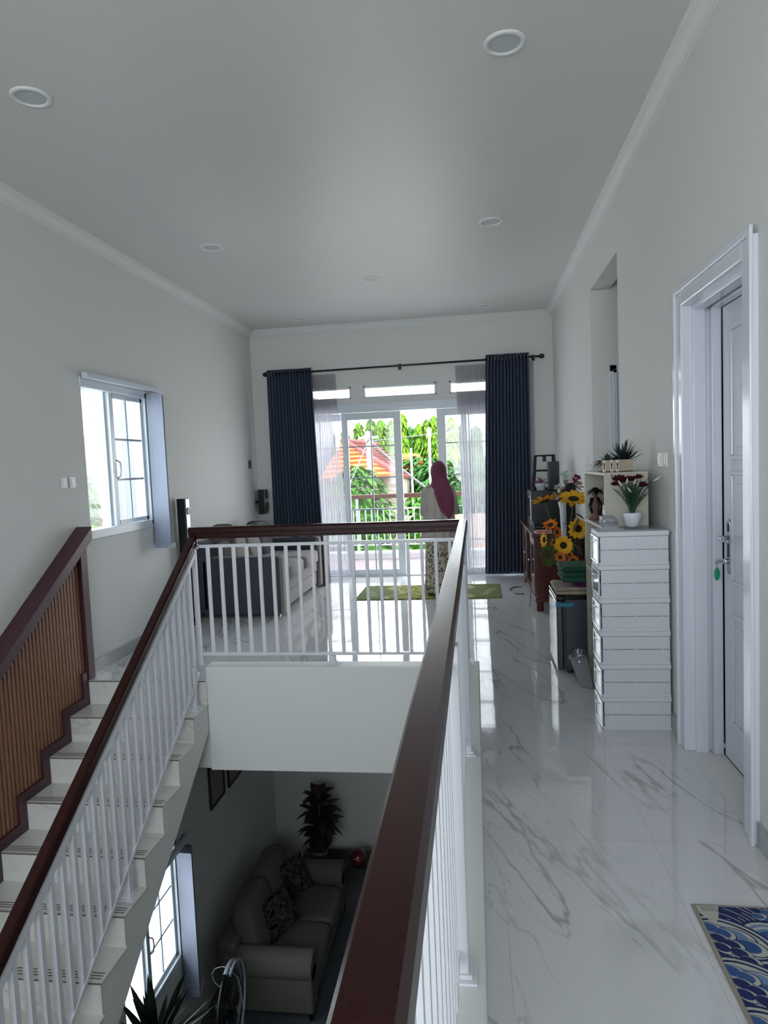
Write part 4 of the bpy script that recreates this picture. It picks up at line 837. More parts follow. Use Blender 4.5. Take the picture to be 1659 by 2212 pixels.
MB().box(.772, .776, 4.26, 4.31, ZK+.065, ZK+.095).build('label_window', mat('pale_label', 'c8d0d8', .4), cm)
single(MB().box(.90, .95, 4.30, 4.38, ZK, ZK+.15), 'wooden_block', mat('brown_block', '4f4238', .6), 'brown block at the back of the bookcase upper shelf', 'block', (.92, 4.34, ZK), bevel=.003)
single(MB().box(.78, .95, 4.35, 4.62, .7985, .835), 'flat_folder', mat('dark_folder', '3a3d44', .5), 'dark folder lying on the bookcase middle shelf', 'folder', (.86, 4.5, .7985), bevel=.003)
b = MB().tube([(.77, 4.66, .805), (.765, 4.70, .815), (.775, 4.76, .808)], .004, 6).tube([(.765, 4.66, .82), (.76, 4.72, .845), (.78, 4.76, .83), (.80, 4.72, .81)], .0025, 6)
single(b, 'wire_glasses', blackm, 'thin dark wire object on the bookcase middle shelf', 'glasses', (.77, 4.7, .7985))
single(MB().box(.77, .95, 4.30, 4.60, .4785, .52), 'green_book', mat('dark_green_cover', '1d3a33', .5), 'dark green book lying on the bookcase lower shelf', 'book', (.86, 4.45, .4785), bevel=.003)
# planters on top
ZT2 = KZ
pl = thing('succulent_planter', 'cardboard-brown planter box with green spiky succulents on the bookcase', 'planter', (.84, 4.30, ZT2))
kraft = mat('kraft_box', 'a99c88', .7)
MB().box(.757, .930, 4.20, 4.21, ZT2+.001, ZT2+.072).box(.757, .930, 4.36, 4.37, ZT2+.001, ZT2+.072).box(.757, .765, 4.21, 4.36, ZT2+.001, ZT2+.072).box(.922, .930, 4.21, 4.36, ZT2+.001, ZT2+.072).box(.757, .930, 4.20, 4.37, ZT2+.0005, ZT2+.005).build('planter_box', kraft, pl)
for x in (.757, .800, .833): 
    bnd = MB().box(x, x+.014, 4.1985, 4.2, ZT2+.002, ZT2+.071).build('white_band', mat('white_paper', 'd8d6ce', .7), pl)
    MB().box(x+.004, x+.010, 4.198, 4.1986, ZT2+.015, ZT2+.058).ell((x+.007, 4.198, ZT2+.045), .005, .0006, .008, 10, 6).build('dark_print', blackm, bnd)
MB().box(.765, .922, 4.21, 4.36, ZT2+.05, ZT2+.058).build('soil', mat('dark_soil', '2a231d', 1), pl)
rn = random.Random(21)
def rosette(c, n_, ln, wd, m, par, up=.5, droop=.25, name='succulent'):
    b = MB()
    for k in range(n_):
        a = rn.uniform(0, 6.283); e = rn.uniform(-.1, 1)**1.0*1.35*up; d = Vector((math.cos(a)*math.cos(e), math.sin(a)*math.cos(e), math.sin(e)+.15)); b.leaf(c, d, ln*rn.uniform(.75, 1.1), wd, droop, seg=4, fold=.35)
    return b.build(name, m, par)
gA = mat('grey_green_succulent', '33503f', .5, col2='274536', nscale=15); gB = mat('dark_spiky_leaf', '17261f', .5, col2='22362c', nscale=15)
rosette((.79, 4.25, ZT2+.055), 34, .115, .012, gA, pl, 1.0, .45); rosette((.80, 4.33, ZT2+.055), 26, .10, .010, gA, pl, .9, .7); rosette((.84, 4.29, ZT2+.055), 24, .07, .013, gA, pl, .8, .3); rosette((.895, 4.28, ZT2+.055), 54, .135, .015, gB, pl, 1.05, -.05); rosette((.77, 4.28, ZT2+.052), 20, .05, .012, gA, pl, .6, .3)
# ------------------------------------------------------------------ mini fridge
fg_ = thing('mini_fridge', 'small black and grey refrigerator with blue tape on the corridor side', 'refrigerator', (.76, 5.1, 0))
slate = mat('slate_fridge_side', '3c4250', .35, coat=.2)
MB().box(.605, .99, 4.885, 5.33, .025, .535).build('cabinet', slate, fg_, bevel=.006)
MB().box(.600, .99, 4.875, 5.34, .535, .565).build('fridge_top', blackg, fg_, bevel=.008)
dr_ = MB().box(.538, .588, 4.878, 5.335, .03, .53).build('fridge_door', mat('dark_glossy_door', '20242c', .12, coat=.5), fg_, bevel=.010)
MB().box(.588, .605, 4.888, 5.325, .035, .525).build('door_gasket', blackm, fg_)
MB().box(.536, .542, 4.876, 4.884, .03, .53).build('chrome_edge', silver, dr_); MB().box(.538, .600, 4.870, 5.34, .5315, .562).build('door_cap', blackg, fg_, bevel=.008)
tp = MB().box(.536, .66, 4.8735, 4.8775, .488, .515).build('blue_tape', mat('blue_tape', '1f7fa8', .3), fg_)
for x, y in ((.63, 4.91), (.63, 5.30), (.95, 4.91), (.95, 5.30)): MB().cyl((x, y, 0), (x, y, .026), .015, n=10).build('foot', blackm, fg_)
# textiles on the fridge
def folded(x0, x1, y0, y1, z0, z1, m, label, layers, seed, name='folded_blanket', cat='blanket'):
    t = thing(name, label, cat, ((x0+x1)/2, (y0+y1)/2, z0)); rn = random.Random(seed)
    h = (z1-z0)/layers
    for k in range(layers):
        ph = rn.uniform(0, 6); a0 = x0+rn.uniform(0, .012)
        def fn(u, v, k=k, ph=ph, a0=a0):
            a = 2*math.pi*u; cx_, cz = (a0+x1)/2, z0+h*(k+.5); rx, rz = (x1-a0)/2, h*.5
            sgn = lambda q: math.copysign(abs(q)**.45, q)
            return (cx_+rx*sgn(math.cos(a)), y0+(y1-y0)*v, cz+rz*.97*sgn(math.sin(a))*(1+.0*v)+.004*math.sin(5*a+ph+4*v)*(1 if z0+h*k > z0+.001 else 0)+.0)
        b = MB().grid(fn, 32, 10, close=True); n_ = 32
        b.f += [tuple(range(n_))[::-1], tuple(range(10*n_, 11*n_))]; b.mi += [0, 0]; b.build('fold', m if not isinstance(m, list) else m[k % len(m)], t, smooth=True)
    return t
folded(.535, .95, 4.90, 5.24, .5665, .616, mat('beige_cloth', 'a39a8a', .9, col2='8d8475', nscale=12), 'beige folded cloth at the bottom of the pile on the fridge', 2, 1, 'folded_cloth', 'cloth')
folded(.66, .95, 4.93, 5.20, .617, .655, mat('purple_print_cloth', '6b1d5c', .9, col2='2a1b4a', nscale=25), 'purple patterned cloth in the middle of the pile on the fridge', 2, 2, 'folded_cloth', 'cloth')
folded(.585, .96, 4.90, 5.22, .656, .765, mat('green_blanket', '14503a', .9, col2='0c3a2e', nscale=14), 'dark green folded blanket on top of the pile on the fridge', 3, 3)
b = MB().tube(bez((.52, 4.95, .70), (.53, 4.92, .66), (.60, 4.9, .62)), [.012]*9, 8, flat=.5).tube(bez((.52, 5.02, .70), (.55, 5.0, .60), (.56, 4.98, .57)), [.014]*9, 8, flat=.5)
# plastic bag between fridge and bookcase
bg_ = thing('plastic_bag', 'clear plastic bag with a grey tray leaning beside the fridge foot', 'bag', (.70, 4.72, 0))
MB().hexa([(.655, 4.60, .003), (.735, 4.55, .003), (.735, 4.60, .003), (.655, 4.68, .003), (.62, 4.80, .13), (.735, 4.80, .15), (.735, 4.84, .15), (.62, 4.84, .13)]).build('tray', mat('grey_tray', '8b8f98', .4), bg_, bevel=.004)
rn = random.Random(3); b = MB().ell((.685, 4.80, .14), .07, .04, .06, 16, 10); b.v = [(x+rn.uniform(-.012, .012), y+rn.uniform(-.01, .01), z+rn.uniform(-.012, .012)) for x, y, z in b.v]; b.build('film', see_through('clear_film', (.95, .96, .97, 1), .82, .12), bg_, smooth=False)
# ------------------------------------------------------------------ TV stand
ts = thing('tv_stand', 'dark red wooden TV cabinet along the right wall', 'cabinet', (.8, 7.75, 0))
redw = mat('red_brown_wood', '5a211b', .3, coat=.3, col2='431813', nscale=5, stretch=(3, .6, 3)); TX0, TX1, TY0, TY1 = .575, 1.035, 6.90, 8.62
MB().box(TX0-.035, TX1, TY0-.03, TY1+.03, .755, .79).build('top_board', redw, ts, bevel=.006); MB().box(TX0-.015, TX1, TY0-.012, TY1+.012, .73, .755).build('top_moulding', redw, ts, bevel=.006)
MB().box(TX0, TX1, TY0, TY0+.02, .13, .73).build('side_panel', redw, ts); MB().box(TX0, TX1, TY1-.02, TY1, .13, .73).build('side_panel', redw, ts); MB().box(TX1-.01, TX1, TY0+.02, TY1-.02, .13, .73).build('back_panel', redw, ts)
MB().box(TX0, TX1-.01, TY0+.02, TY1-.02, .13, .15).build('bottom_board', redw, ts); MB().box(TX0+.02, TX1-.01, 7.5, 8.0, .45, .465).build('shelf', redw, ts); MB().box(TX0-.015, TX1, TY0-.015, TY1+.015, .10, .135).build('base_moulding', redw, ts, bevel=.006)
MB().box(TX0-.002, TX1-.01, 7.48, 7.50, .15, .73).build('divider', redw, ts); MB().box(TX0-.002, TX1-.01, 8.0, 8.02, .15, .73).build('divider', redw, ts)
for a, b_ in ((TY0+.02, 7.48), (8.02, TY1-.02)):
    dd = MB().box(TX0-.014, TX0+.004, a+.003, a+.06, .155, .725).box(TX0-.014, TX0+.004, b_-.06, b_-.003, .155, .725).box(TX0-.014, TX0+.004, a+.06, b_-.06, .155, .22).box(TX0-.014, TX0+.004, a+.06, b_-.06, .66, .725).build('cabinet_door', redw, ts, bevel=.004)
    MB().box(TX0-.006, TX0-.002, a+.06, b_-.06, .22, .66).build('glass_panel', mat('dark_cabinet_glass', '14100f', .05, coat=.5), dd)
    MB().ell((TX0-.024, b_-.03 if a < 7.2 else a+.03, .45), .012, .012, .012, 10, 8).build('door_knob', silver, dd, smooth=True)
for y in (TY0+.005, TY1-.075):
    for x in (TX0+.0, TX1-.075): MB().prism([(y, .10), (y+.07, .10), (y+.06, 0), (y+.01, 0)], 'X', x, x+.07).build('foot', redw, ts)
hf = thing('subwoofer_box', 'black audio cabinet standing on the TV stand', 'speaker', (.77, 7.85, .79))
MB().box(.60, .98, 7.62, 8.15, .7905, 1.185).build('cabinet', blackm, hf, bevel=.006); MB().cyl((.60, 7.885, .99), (.588, 7.885, .99), .14, .13, 28).build('driver', blackg, hf); MB().box(.594, .601, 7.66, 7.70, .86, 1.10).build('chrome_strip', silver, hf)
av = thing('av_receiver', 'flat black media player on the TV stand beside the audio cabinet', 'media player', (.77, 7.45, .79)); MB().box(.60, .95, 7.30, 7.58, .7905, .86).build('case', blackg, av, bevel=.004); MB().box(.596, .601, 7.34, 7.40, .81, .835).build('display_strip', mat('dim_display', '39506a', .3), av)
single(MB().box(.745, .765, 7.36, 7.40, .861, .868), 'remote_control', mat('white_remote', 'c5c9cf', .4), 'small white remote lying on the media player', 'remote', (.75, 7.38, .861))
ln = thing('lantern', 'tapered black open-frame lantern on the audio cabinet', 'lantern', (.80, 7.98, 1.185))
for a, b_ in ((-1, -1), (-1, 1), (1, -1), (1, 1)): MB().tube([(.79+a*.13, 7.98+b_*.11, 1.19), (.79+a*.10, 7.98+b_*.09, 1.575)], .010, 4).build('frame_post', blackm, ln)
for z, q in ((1.195, 1.0), (1.40, .895), (1.57, .78)):
    for p0, p1 in (((-1, -1), (1, -1)), ((1, -1), (1, 1)), ((1, 1), (-1, 1)), ((-1, 1), (-1, -1))): MB().cyl((.79+p0[0]*.13*q, 7.98+p0[1]*.11*q, z), (.79+p1[0]*.13*q, 7.98+p1[1]*.11*q, z), .009, n=4).build('frame_bar', blackm, ln)
MB().cyl((.79, 7.98, 1.57), (.79, 7.98, 1.50), .022, n=12).build('bulb_holder', blackm, ln)
single(MB().box(.80, .92, 7.68, 7.80, 1.1865, 1.50), 'shelf_speaker', mat('blue_black_plastic', '151a26', .25), 'tall blue-black box speaker in front of the black lantern', 'speaker', (.86, 7.74, 1.186), bevel=.006)
pk = thing('potted_plant', 'white ribbed pot with mauve-pink leaves on the audio cabinet', 'potted plant', (.715, 7.67, 1.1865))
MB().lathe([(.040, 0), (.046, 0), (.052, .055), (.058, .056), (.060, .085), (.054, .086), (.05, .06)], (.715, 7.67, 1.1865), 24).build('pot', mat('white_ceramic_pot', 'cdd3dc', .3), pk, smooth=True)
mauve = mat('mauve_leaf', '8a4a68', .6, col2='6d3a56', nscale=12)
for k, (dx, dy, dz, ln_) in enumerate(((-1, -.2, .35, .15), (-.9, .5, .6, .13), (1, -.2, .4, .13), (.8, .6, .75, .14), (0, -1, .3, .10), (-.6, -.6, .15, .12), (.7, -.6, .15, .12), (-.3, .3, 1.1, .11), (.3, 0, 1.2, .12))): MB().leaf((.715, 7.67, 1.27), (dx, dy, dz), ln_, .045, .35, seg=5).build('leaf', mauve, pk, smooth=True)
# papers
wp = mat('white_paper', 'd8d6ce', .7)
single(MB().box(.585, .80, 6.93, 7.16, .7905, .797), 'magazine', wp, 'white magazine lying at the near end of the TV stand', 'magazine', (.69, 7.04, .79))
single(MB().box(.60, .74, 6.95, 7.05, .7975, .803), 'pink_packet', pink, 'bright pink packet lying on the white magazine', 'packet', (.67, 7.0, .797))
single(MB().box(.62, .72, 7.18, 7.24, .7905, .80), 'silver_case', silver, 'shiny silver case near the pink packet on the TV stand', 'case', (.67, 7.21, .79), bevel=.002)
single(MB().tube([Vector((.575, 7.10, .797)), Vector((.53, 7.08, .80)), Vector((.528, 7.02, .74)), Vector((.533, 7.06, .45)), Vector((.53, 7.0, .2)), Vector((.52, 7.1, .01)), Vector((.50, 7.3, .006))], .003, 6), 'power_cable', blackm, 'thin black cable hanging down the front of the TV stand', 'cable', (.53, 7.05, 0))
single(MB().tube([(.44+.10*math.cos(t)+.02, 8.02+.22*math.sin(t), .006) for t in [R(60+k*12) for k in range(21)]], .005, 6), 'floor_cable', blackm, 'black cable loop lying on the floor before the TV stand', 'cable', (.42, 8.0, 0))
# ------------------------------------------------------------------ sunflower arrangement
sv = thing('sunflower_arrangement', 'tall arrangement of yellow and orange artificial sunflowers beside the fridge', 'artificial flowers', (.72, 5.78, 0))
MB().lathe([(.07, 0), (.085, .01), (.11, .15), (.10, .30), (.07, .42), (.08, .46), (.072, .455), (.06, .42)], (.74, 5.78, 0), 28).build('vase', mat('brown_floor_vase', '4a2a22', .35), sv, smooth=True)
yel = mat('yellow_petal', 'e8b81c', .6, col2='d99a10', nscale=30); org_ = mat('orange_petal', 'd97a1c', .6, col2='b85a14', nscale=30); seedm = mat('seed_head', '2a1c12', .95, bump=.5, bscale=300)
stg = mat('olive_stem', '4a5a3c', .7); drk = mat('olive_leaf', '4a5442', .7, col2='3a4433', nscale=10); mossg = mat('moss_green', '5a7f34', .8, col2='3c5f24', nscale=30)
def sunflower(c, nrm, r_, m, seed, npt=20, core=.42):
    rn = random.Random(seed); c = Vector(c); nrm = Vector(nrm).normalized(); a1 = nrm.cross(Vector((0, 0, 1))); a1 = a1.normalized() if a1.length > .1 else Vector((1, 0, 0)); a2 = nrm.cross(a1)
    hd_ = MB().tube([c-nrm*.010, c+nrm*.003, c+nrm*.010], [r_*core, r_*core, r_*core*.6], 20).build('flower_head', seedm, sv, smooth=True)
    for ring in range(2):
        for k in range(npt//2):
            a = 2*math.pi*(k+ring*.5)/(npt//2)+rn.uniform(-.1, .1); d = (a1*math.cos(a)+a2*math.sin(a)+nrm*(.25-.2*ring+rn.uniform(-.12, .12))).normalized()
            p = c+(a1*math.cos(a)+a2*math.sin(a))*r_*core*.8
            MB().leaf(p, d, r_*(1-core*.55)*rn.uniform(.95, 1.25), r_*.42, 0, up=nrm, seg=4, fold=.25).build('petal', m, hd_)
    base = Vector((.74+rn.uniform(-.03, .03), 5.78+rn.uniform(-.03, .03), .42)); q = c-nrm*.012
    MB().tube(bez(base, (base+q)/2-nrm*.03+Vector((0, 0, .05)), q, 8), .005, 6).build('stem', stg, sv, smooth=True)
def on(px, py, y=5.78):
    d = _f+_r*((px-829.5)/F_PX)+_u*((1106-py)/F_PX); t = y/d.y; return Vector((0, 0, 1.55))+d*t
for i, (px, py, y, nx, ny, nz, r_, m, n_) in enumerate(((1176, 1082, 5.80, -.25, .25, .95, .10, yel, 18), (1239, 1078, 5.72, .02, -.45, .90, .11, yel, 24), (1249, 1142, 5.70, .05, -1, .15, .075, yel, 26), (1217, 1178, 5.62, -.1, -1, .1, .068, yel, 22),
        (1176, 1166, 5.72, -.9, -.35, .1, .058, yel, 20), (1189, 1134, 5.66, -.3, -.6, .8, .058, org_, 18), (1203, 1150, 5.66, .6, -.6, .2, .045, org_, 16), (1197, 1172, 5.70, -.5, -.6, .3, .036, org_, 16), (1210, 1204, 5.58, -.1, -1, .2, .040, org_, 20), (1238, 1211, 5.58, .1, -1, .1, .042, org_, 20), (1216, 1218, 5.56, 0, -1, .4, .036, org_, 18), (1230, 1198, 5.62, .3, -.8, .5, .03, org_, 14))):
    sunflower(on(px, py, y), (nx, ny, nz), r_, m, i, n_)
for i, (px, py, y, d, ln_, wd) in enumerate(((1215, 1130, 5.75, (1, -.3, -.5), .14, .05), (1180, 1140, 5.75, (-1, -.2, .15), .19, .055), (1250, 1120, 5.7, (-.5, -.3, -.9), .10, .05), (1240, 1110, 5.7, (.7, -.4, -.2), .09, .05), (1240, 1175, 5.75, (.5, -.5, -.6), .11, .06), (1255, 1200, 5.7, (-.6, -.3, .6), .11, .06), (1190, 1158, 5.75, (-.4, -.6, -.6), .09, .05), (1200, 1190, 5.7, (-.5, -.3, .4), .10, .05), (1222, 1160, 5.72, (.8, -.2, .3), .11, .05), (1248, 1178, 5.75, (.3, -.2, .9), .13, .06))):
    MB().leaf(on(px, py, y), d, ln_, wd, .3, seg=5).build('leaf', drk, sv, smooth=True)
b = MB(); rn = random.Random(9); mc = on(1187, 1199, 5.62)
for k in range(420):
    v = Vector((rn.gauss(0, 1), rn.gauss(0, 1), rn.gauss(0, 1))).normalized()*rn.uniform(.3, 1)**.5; p = mc+Vector((v.x*.080, v.y*.06, v.z*.085)); b.leaf(p, (v.x+rn.uniform(-.4, .4), v.y, v.z+rn.uniform(-.2, .6)), .018, .010, .1, seg=2)
b.build('filler_foliage', mossg, sv, kind='stuff')
# tall white vase with pale flowers
vv = thing('flower_vase', 'tall white trumpet vase of white and pink flowers beside the tower speaker', 'vase of flowers', (.80, 6.50, 0))
MB().lathe([(.06, 0), (.065, .015), (.018, .10), (.016, .55), (.018, .80), (.026, 1.05), (.040, 1.13), (.037, 1.13), (.022, 1.04)], (.80, 6.50, 0), 24).build('vase', mat('white_gloss_vase', 'cfd2d8', .2), vv, smooth=True)
mint = mat('pale_mint_petal', 'cfe0cf', .7); blush = mat('blush_petal', 'b9a09c', .7); mag = mat('magenta_petal', '8a2448', .7)
def pom(px, py, y, r_, m, seed):
    rn = random.Random(seed); c = on(px, py, y); b = MB()
    for k in range(26):
        v = Vector((rn.gauss(0, 1), rn.gauss(0, 1), rn.gauss(0, .9))).normalized(); b.leaf(c+v*r_*.3, v+Vector((0, 0, .3)), r_*.85, r_*.7, .2, seg=3, fold=-.4)
    b.build('blossom', m, vv, smooth=True)
    MB().tube(bez((.80, 6.50, 1.10), ((.80+c.x)/2, (6.5+c.y)/2, 1.16), c, 6), .003, 5).build('stem', stg, vv)
for i, a in enumerate(((1220, 1025, 6.55, .055, mint), (1207, 1052, 6.45, .045, mint), (1205, 1068, 6.45, .048, blush), (1245, 1033, 6.55, .045, mag), (1216, 1057, 6.50, .030, mag), (1248, 1050, 6.6, .055, blush), (1246, 1068, 6.5, .045, blush), (1222, 1040, 6.55, .03, blush))): pom(*a, i)
# ------------------------------------------------------------------ lower storey furniture
lsf = thing('sofa', 'grey-beige two-seat sofa with rolled arms in the lower storey', 'sofa', (-2.3, 7.4, LOW))
lin = mat('linen_sofa_fabric', '6a6962', .9, col2='5f5f58', nscale=160, bump=.2, bscale=400); AX0, AX1 = -2.78, -1.84; Z0 = LOW
def arm(y0, y1):
    MB().box(AX0, AX1, y0+.03, y1-.03, Z0+.08, Z0+.55).build('armrest_panel', lin, lsf, bevel=.02, seg=3)
    MB().tube([(AX0, (y0+y1)/2, Z0+.55), (AX1-.02, (y0+y1)/2, Z0+.55), (AX1, (y0+y1)/2, Z0+.55)], [.15, .15, .145], 28).build('armrest_roll', lin, lsf, smooth=False)
    MB().tube([(AX1+.001, (y0+y1)/2+.146*math.cos(t), Z0+.55+.146*math.sin(t)) for t in [R(15*k) for k in range(25)]], .005, 6).build('piping', lin, lsf)
arm(6.44, 6.72); arm(8.05, 8.33)
MB().box(AX0, AX1-.02, 6.72, 8.05, Z0+.08, Z0+.30).build('seat_base', lin, lsf, bevel=.02); MB().box(AX0-.10, AX0+.12, 6.5, 8.3, Z0+.08, Z0+.78).build('backrest', lin, lsf, bevel=.05, seg=3)
for a, b_ in ((6.70, 7.385), (7.39, 8.06)):
    soft(MB(), AX0+.05, AX1+.02, a, b_, Z0+.28, Z0+.48, .3, 30, 16).build('seat_cushion', lin, lsf, smooth=True)
    c = MB().ell((AX0+.17, (a+b_)/2, Z0+.72), .15, .36, .33, 30, 18, Matrix.Rotation(R(-16), 3, 'Y'), .55); c.build('back_cushion', lin, lsf, smooth=True)
for x in (AX0, AX1-.06):
    for y in (6.5, 8.26): MB().cyl((x+.03, y, Z0), (x+.03, y, Z0+.085), .02, .03, 10).build('foot', blackm, lsf)
damask = pattern_mat('damask_print', ['0e1119', '4a4648', '161922', '585250', '11141d'], 17, .02, (.05, .2, .34, .48, .62))
def pillow(c, s_, thick, rot, label):
    M = Euler(rot).to_matrix(); p = []; n_ = 22
    b = MB()
    for sd in (-1, 1):
        def fn(u, v, sd=sd):
            x, y = 2*u-1, 2*v-1; r_ = (1-x*x)**.5*(1-y*y)**.5 if abs(x) < 1 and abs(y) < 1 else 0
            k = 1-.07*(1-abs(x))**.0*(1-x*x)*(abs(y)**2)-.0; k2 = 1-.07*(1-y*y)*(abs(x)**2)
            q = Vector((x*s_*k2*(1-.06*(1-y*y)), y*s_*k*(1-.06*(1-x*x)), sd*thick*max(0, r_)**.6)); return tuple(M @ q + Vector(c))
        b.grid(fn, n_, n_)
    b.f = b.f[:n_*n_]+[f[::-1] for f in b.f[n_*n_:]]
    return single(b, 'throw_pillow', damask, label, 'cushion', c, smooth=True)
pillow((-2.40, 7.74, Z0+.72), .24, .075, (R(45), R(70), R(-5)), 'dark patterned pillow on the lower sofa, the one nearer the potted plant')
pillow((-2.38, 7.10, Z0+.72), .24, .075, (R(45), R(68), R(5)), 'dark patterned pillow on the lower sofa, the one nearer the front arm')
# side table + plant behind the far arm
tb_ = thing('side_table', 'small dark side table behind the lower sofa under the plant', 'table', (-2.22, 8.62, LOW)); MB().box(-2.50, -1.45, 8.42, 8.85, LOW+.44, LOW+.465).build('table_top', mat('dark_table', '1d1f26', .4), tb_, bevel=.004)
for x in (-2.47, -1.49):
    for y in (8.45, 8.81): MB().box(x, x+.03, y-.015, y+.015, LOW, LOW+.44).build('leg', MATS['dark_table'], tb_)
gp = thing('potted_plant', 'dark leafy plant in an olive pot beyond the lower sofa', 'potted plant', (-2.24, 8.58, LOW+.466)); gz = LOW+.466
MB().lathe([(.07, 0), (.085, 0), (.11, .10), (.118, .16), (.108, .16), (.10, .10)], (-2.24, 8.58, gz), 24).build('pot', mat('olive_pot', '5d6648', .4), gp, smooth=True)
MB().lathe([(.09, .0), (.10, .0), (.10, -.0)], (-2.24, 8.58, gz), 16).build('saucer', mat('white_saucer', 'a9adb0', .4), gp)
dl = mat('dark_croton_leaf', '1c2a22', .5, col2='3a1c1e', nscale=4); rn = random.Random(17)
MB().tube([(-2.24, 8.58, gz+.1), (-2.22, 8.56, gz+.5), (-2.19, 8.55, gz+.95)], [.012, .01, .006], 8).build('stem', stg, gp)
for k in range(84):
    t = rn.random()**.9; z = gz+.27+.64*t; a = rn.uniform(0, 6.283); sp = rn.uniform(.5, 1); q_ = .13+.19*math.sin(math.pi*(.12+.72*t))
    MB().leaf((-2.23+.03*math.cos(a)+.03*t, 8.57+.03*math.sin(a), z), (math.cos(a)*sp, math.sin(a)*sp, rn.uniform(0, .7)+(.6 if t > .8 else 0)), q_*rn.uniform(.7, 1.2), .12, rn.uniform(.2, .7), seg=5).build('leaf', dl, gp, smooth=True)
MB().lathe([(.10, 0), (.14, .04), (.13, .10), (.08, .14)], (-2.24, 8.58, gz+.16), 14, wob=lambda a, v: 1+.2*math.sin(5*a)).build('moss', mat('dark_moss', '10170f', 1), gp, kind='stuff')
rb = thing('red_gourd_jar', 'glossy red round jar with pale mark on the dark table', 'jar', (-1.70, 8.52, LOW+.466)); redj = mat('glossy_red', '5e0f1f', .15, coat=.6)
MB().lathe([(.05, 0), (.095, .03), (.115, .09), (.10, .15), (.05, .19), (.03, .2)], (-1.70, 8.52, LOW+.466), 28).build('jar_body', redj, rb, smooth=True)
MB().tube([(-1.735+.02*k, 8.395-.0*k, LOW+.60+.012*math.sin(k*1.6)) for k in range(5)], .004, 5).build('pale_mark', mat('pale_mark', 'c9b9bb', .4), rb)
# floor fan, seen edge-on
ff = thing('floor_fan', 'white-rimmed standing fan with black grille before the lower sofa', 'fan', (-2.50, 6.12, LOW)); fc = Vector((-2.56, 6.02, -3.72)); wpl = mat('white_fan_plastic', 'a9b2bd', .35)
ax_ = Vector((.996, .084, 0)).normalized(); sd_ = ax_.cross(Vector((0, 0, 1)))
fan_c = fc; r1 = .40
MB().tube([fan_c+sd_*r1*math.cos(t)+Vector((0, 0, 1))*r1*math.sin(t) for t in [R(80+10*k) for k in range(21)]], .024, 8, caps=False).build('rim', wpl, ff, smooth=True)
MB().tube([fan_c+ax_*.05+sd_*(r1+.01)*math.cos(t)+Vector((0, 0, 1))*(r1+.01)*math.sin(t) for t in [R(80+10*k) for k in range(21)]], .014, 8, caps=False).build('rim_band', wpl, ff, smooth=True)
MB().tube([fan_c+sd_*r1*math.cos(t)+Vector((0, 0, 1))*r1*math.sin(t) for t in [R(-80+10*k) for k in range(17)]], .020, 8).build('rear_rim', blackm, ff, smooth=True)
g_ = MB()
for sgn in (-1, 1):
    for k in range(36):
        a = R(10*k); e = sd_*math.cos(a)+Vector((0, 0, 1))*math.sin(a); g_.tube([fan_c+ax_*sgn*.07+e*.04, fan_c+ax_*sgn*.06+e*.26, fan_c+e*(r1-.01)], .0025, 4)
g_.build('grille', blackm, ff, kind='stuff')
for k in range(3):
    a = R(120*k+20); e = sd_*math.cos(a)+Vector((0, 0, 1))*math.sin(a); e2 = sd_*math.cos(a+.9)+Vector((0, 0, 1))*math.sin(a+.9)
    q = [fan_c+e*.04, fan_c+e*.33+ax_*.02, fan_c+(e+e2).normalized()*.34, fan_c+e2*.2-ax_*.02]; b = MB().add(q, [(0, 1, 2, 3)]); b.build('fan_blade', mat('black_fan_blade', '14181d', .3), ff, solid=.003)
MB().cyl(fan_c-ax_*.16, fan_c-ax_*.03, .07, n=16).build('motor', blackm, ff, smooth=True); MB().cyl((fan_c.x-.13, fan_c.y+.08, LOW+.02), (fan_c.x-.10, fan_c.y+.06, -3.70), .016, n=10).build('pole', blackm, ff)
MB().lathe([(.02, .05), (.17, .02), (.18, 0)], (fan_c.x-.13, fan_c.y+.08, LOW), 24).build('base', blackm, ff)
MB().tube([fan_c+Vector(q) for q in ((.06, .0, .40), (.02, .0, .43), (-.05, .0, .435), (-.12, .0, .41), (-.155, .0, .35), (-.14, .0, .28), (-.085, .0, .22), (-.04, .0, .30), (.0, .0, .37), (.05, .0, .385), (.10, .0, .34), (.13, .0, .24), (.14, .0, .05), (.15, .0, -.25))], .004, 6).build('cord', wpl, ff, smooth=True)
# spiky plant under the stairs
sp = thing('potted_plant', 'spiky dark green dracaena below the lower window', 'potted plant', (-2.38, 4.27, LOW)); dcg = mat('dracaena_leaf', '16301f', .45, col2='0f2217', nscale=6); sc_ = Vector((-2.38, 4.27, -2.54))
MB().lathe([(.12, 0), (.16, .02), (.19, .36), (.17, .36), (.15, .3)], (sc_.x, sc_.y, LOW), 24).build('pot', mat('grey_floor_pot', '5d6064', .5), sp, smooth=True)
MB().tube([(sc_.x, sc_.y, LOW+.3), (sc_.x, sc_.y, sc_.z)], .03, 10).build('trunk', mat('trunk_bark', '3b3126', .9), sp); rn = random.Random(6)
for k in range(34):
    a = rn.uniform(0, 6.283); e = rn.uniform(.15, 1.45); MB().leaf(sc_, (math.cos(a)*math.cos(e), math.sin(a)*math.cos(e), math.sin(e)), rn.uniform(.38, .55), .055, rn.uniform(0, .12), seg=5).build('leaf', dcg, sp, smooth=True)
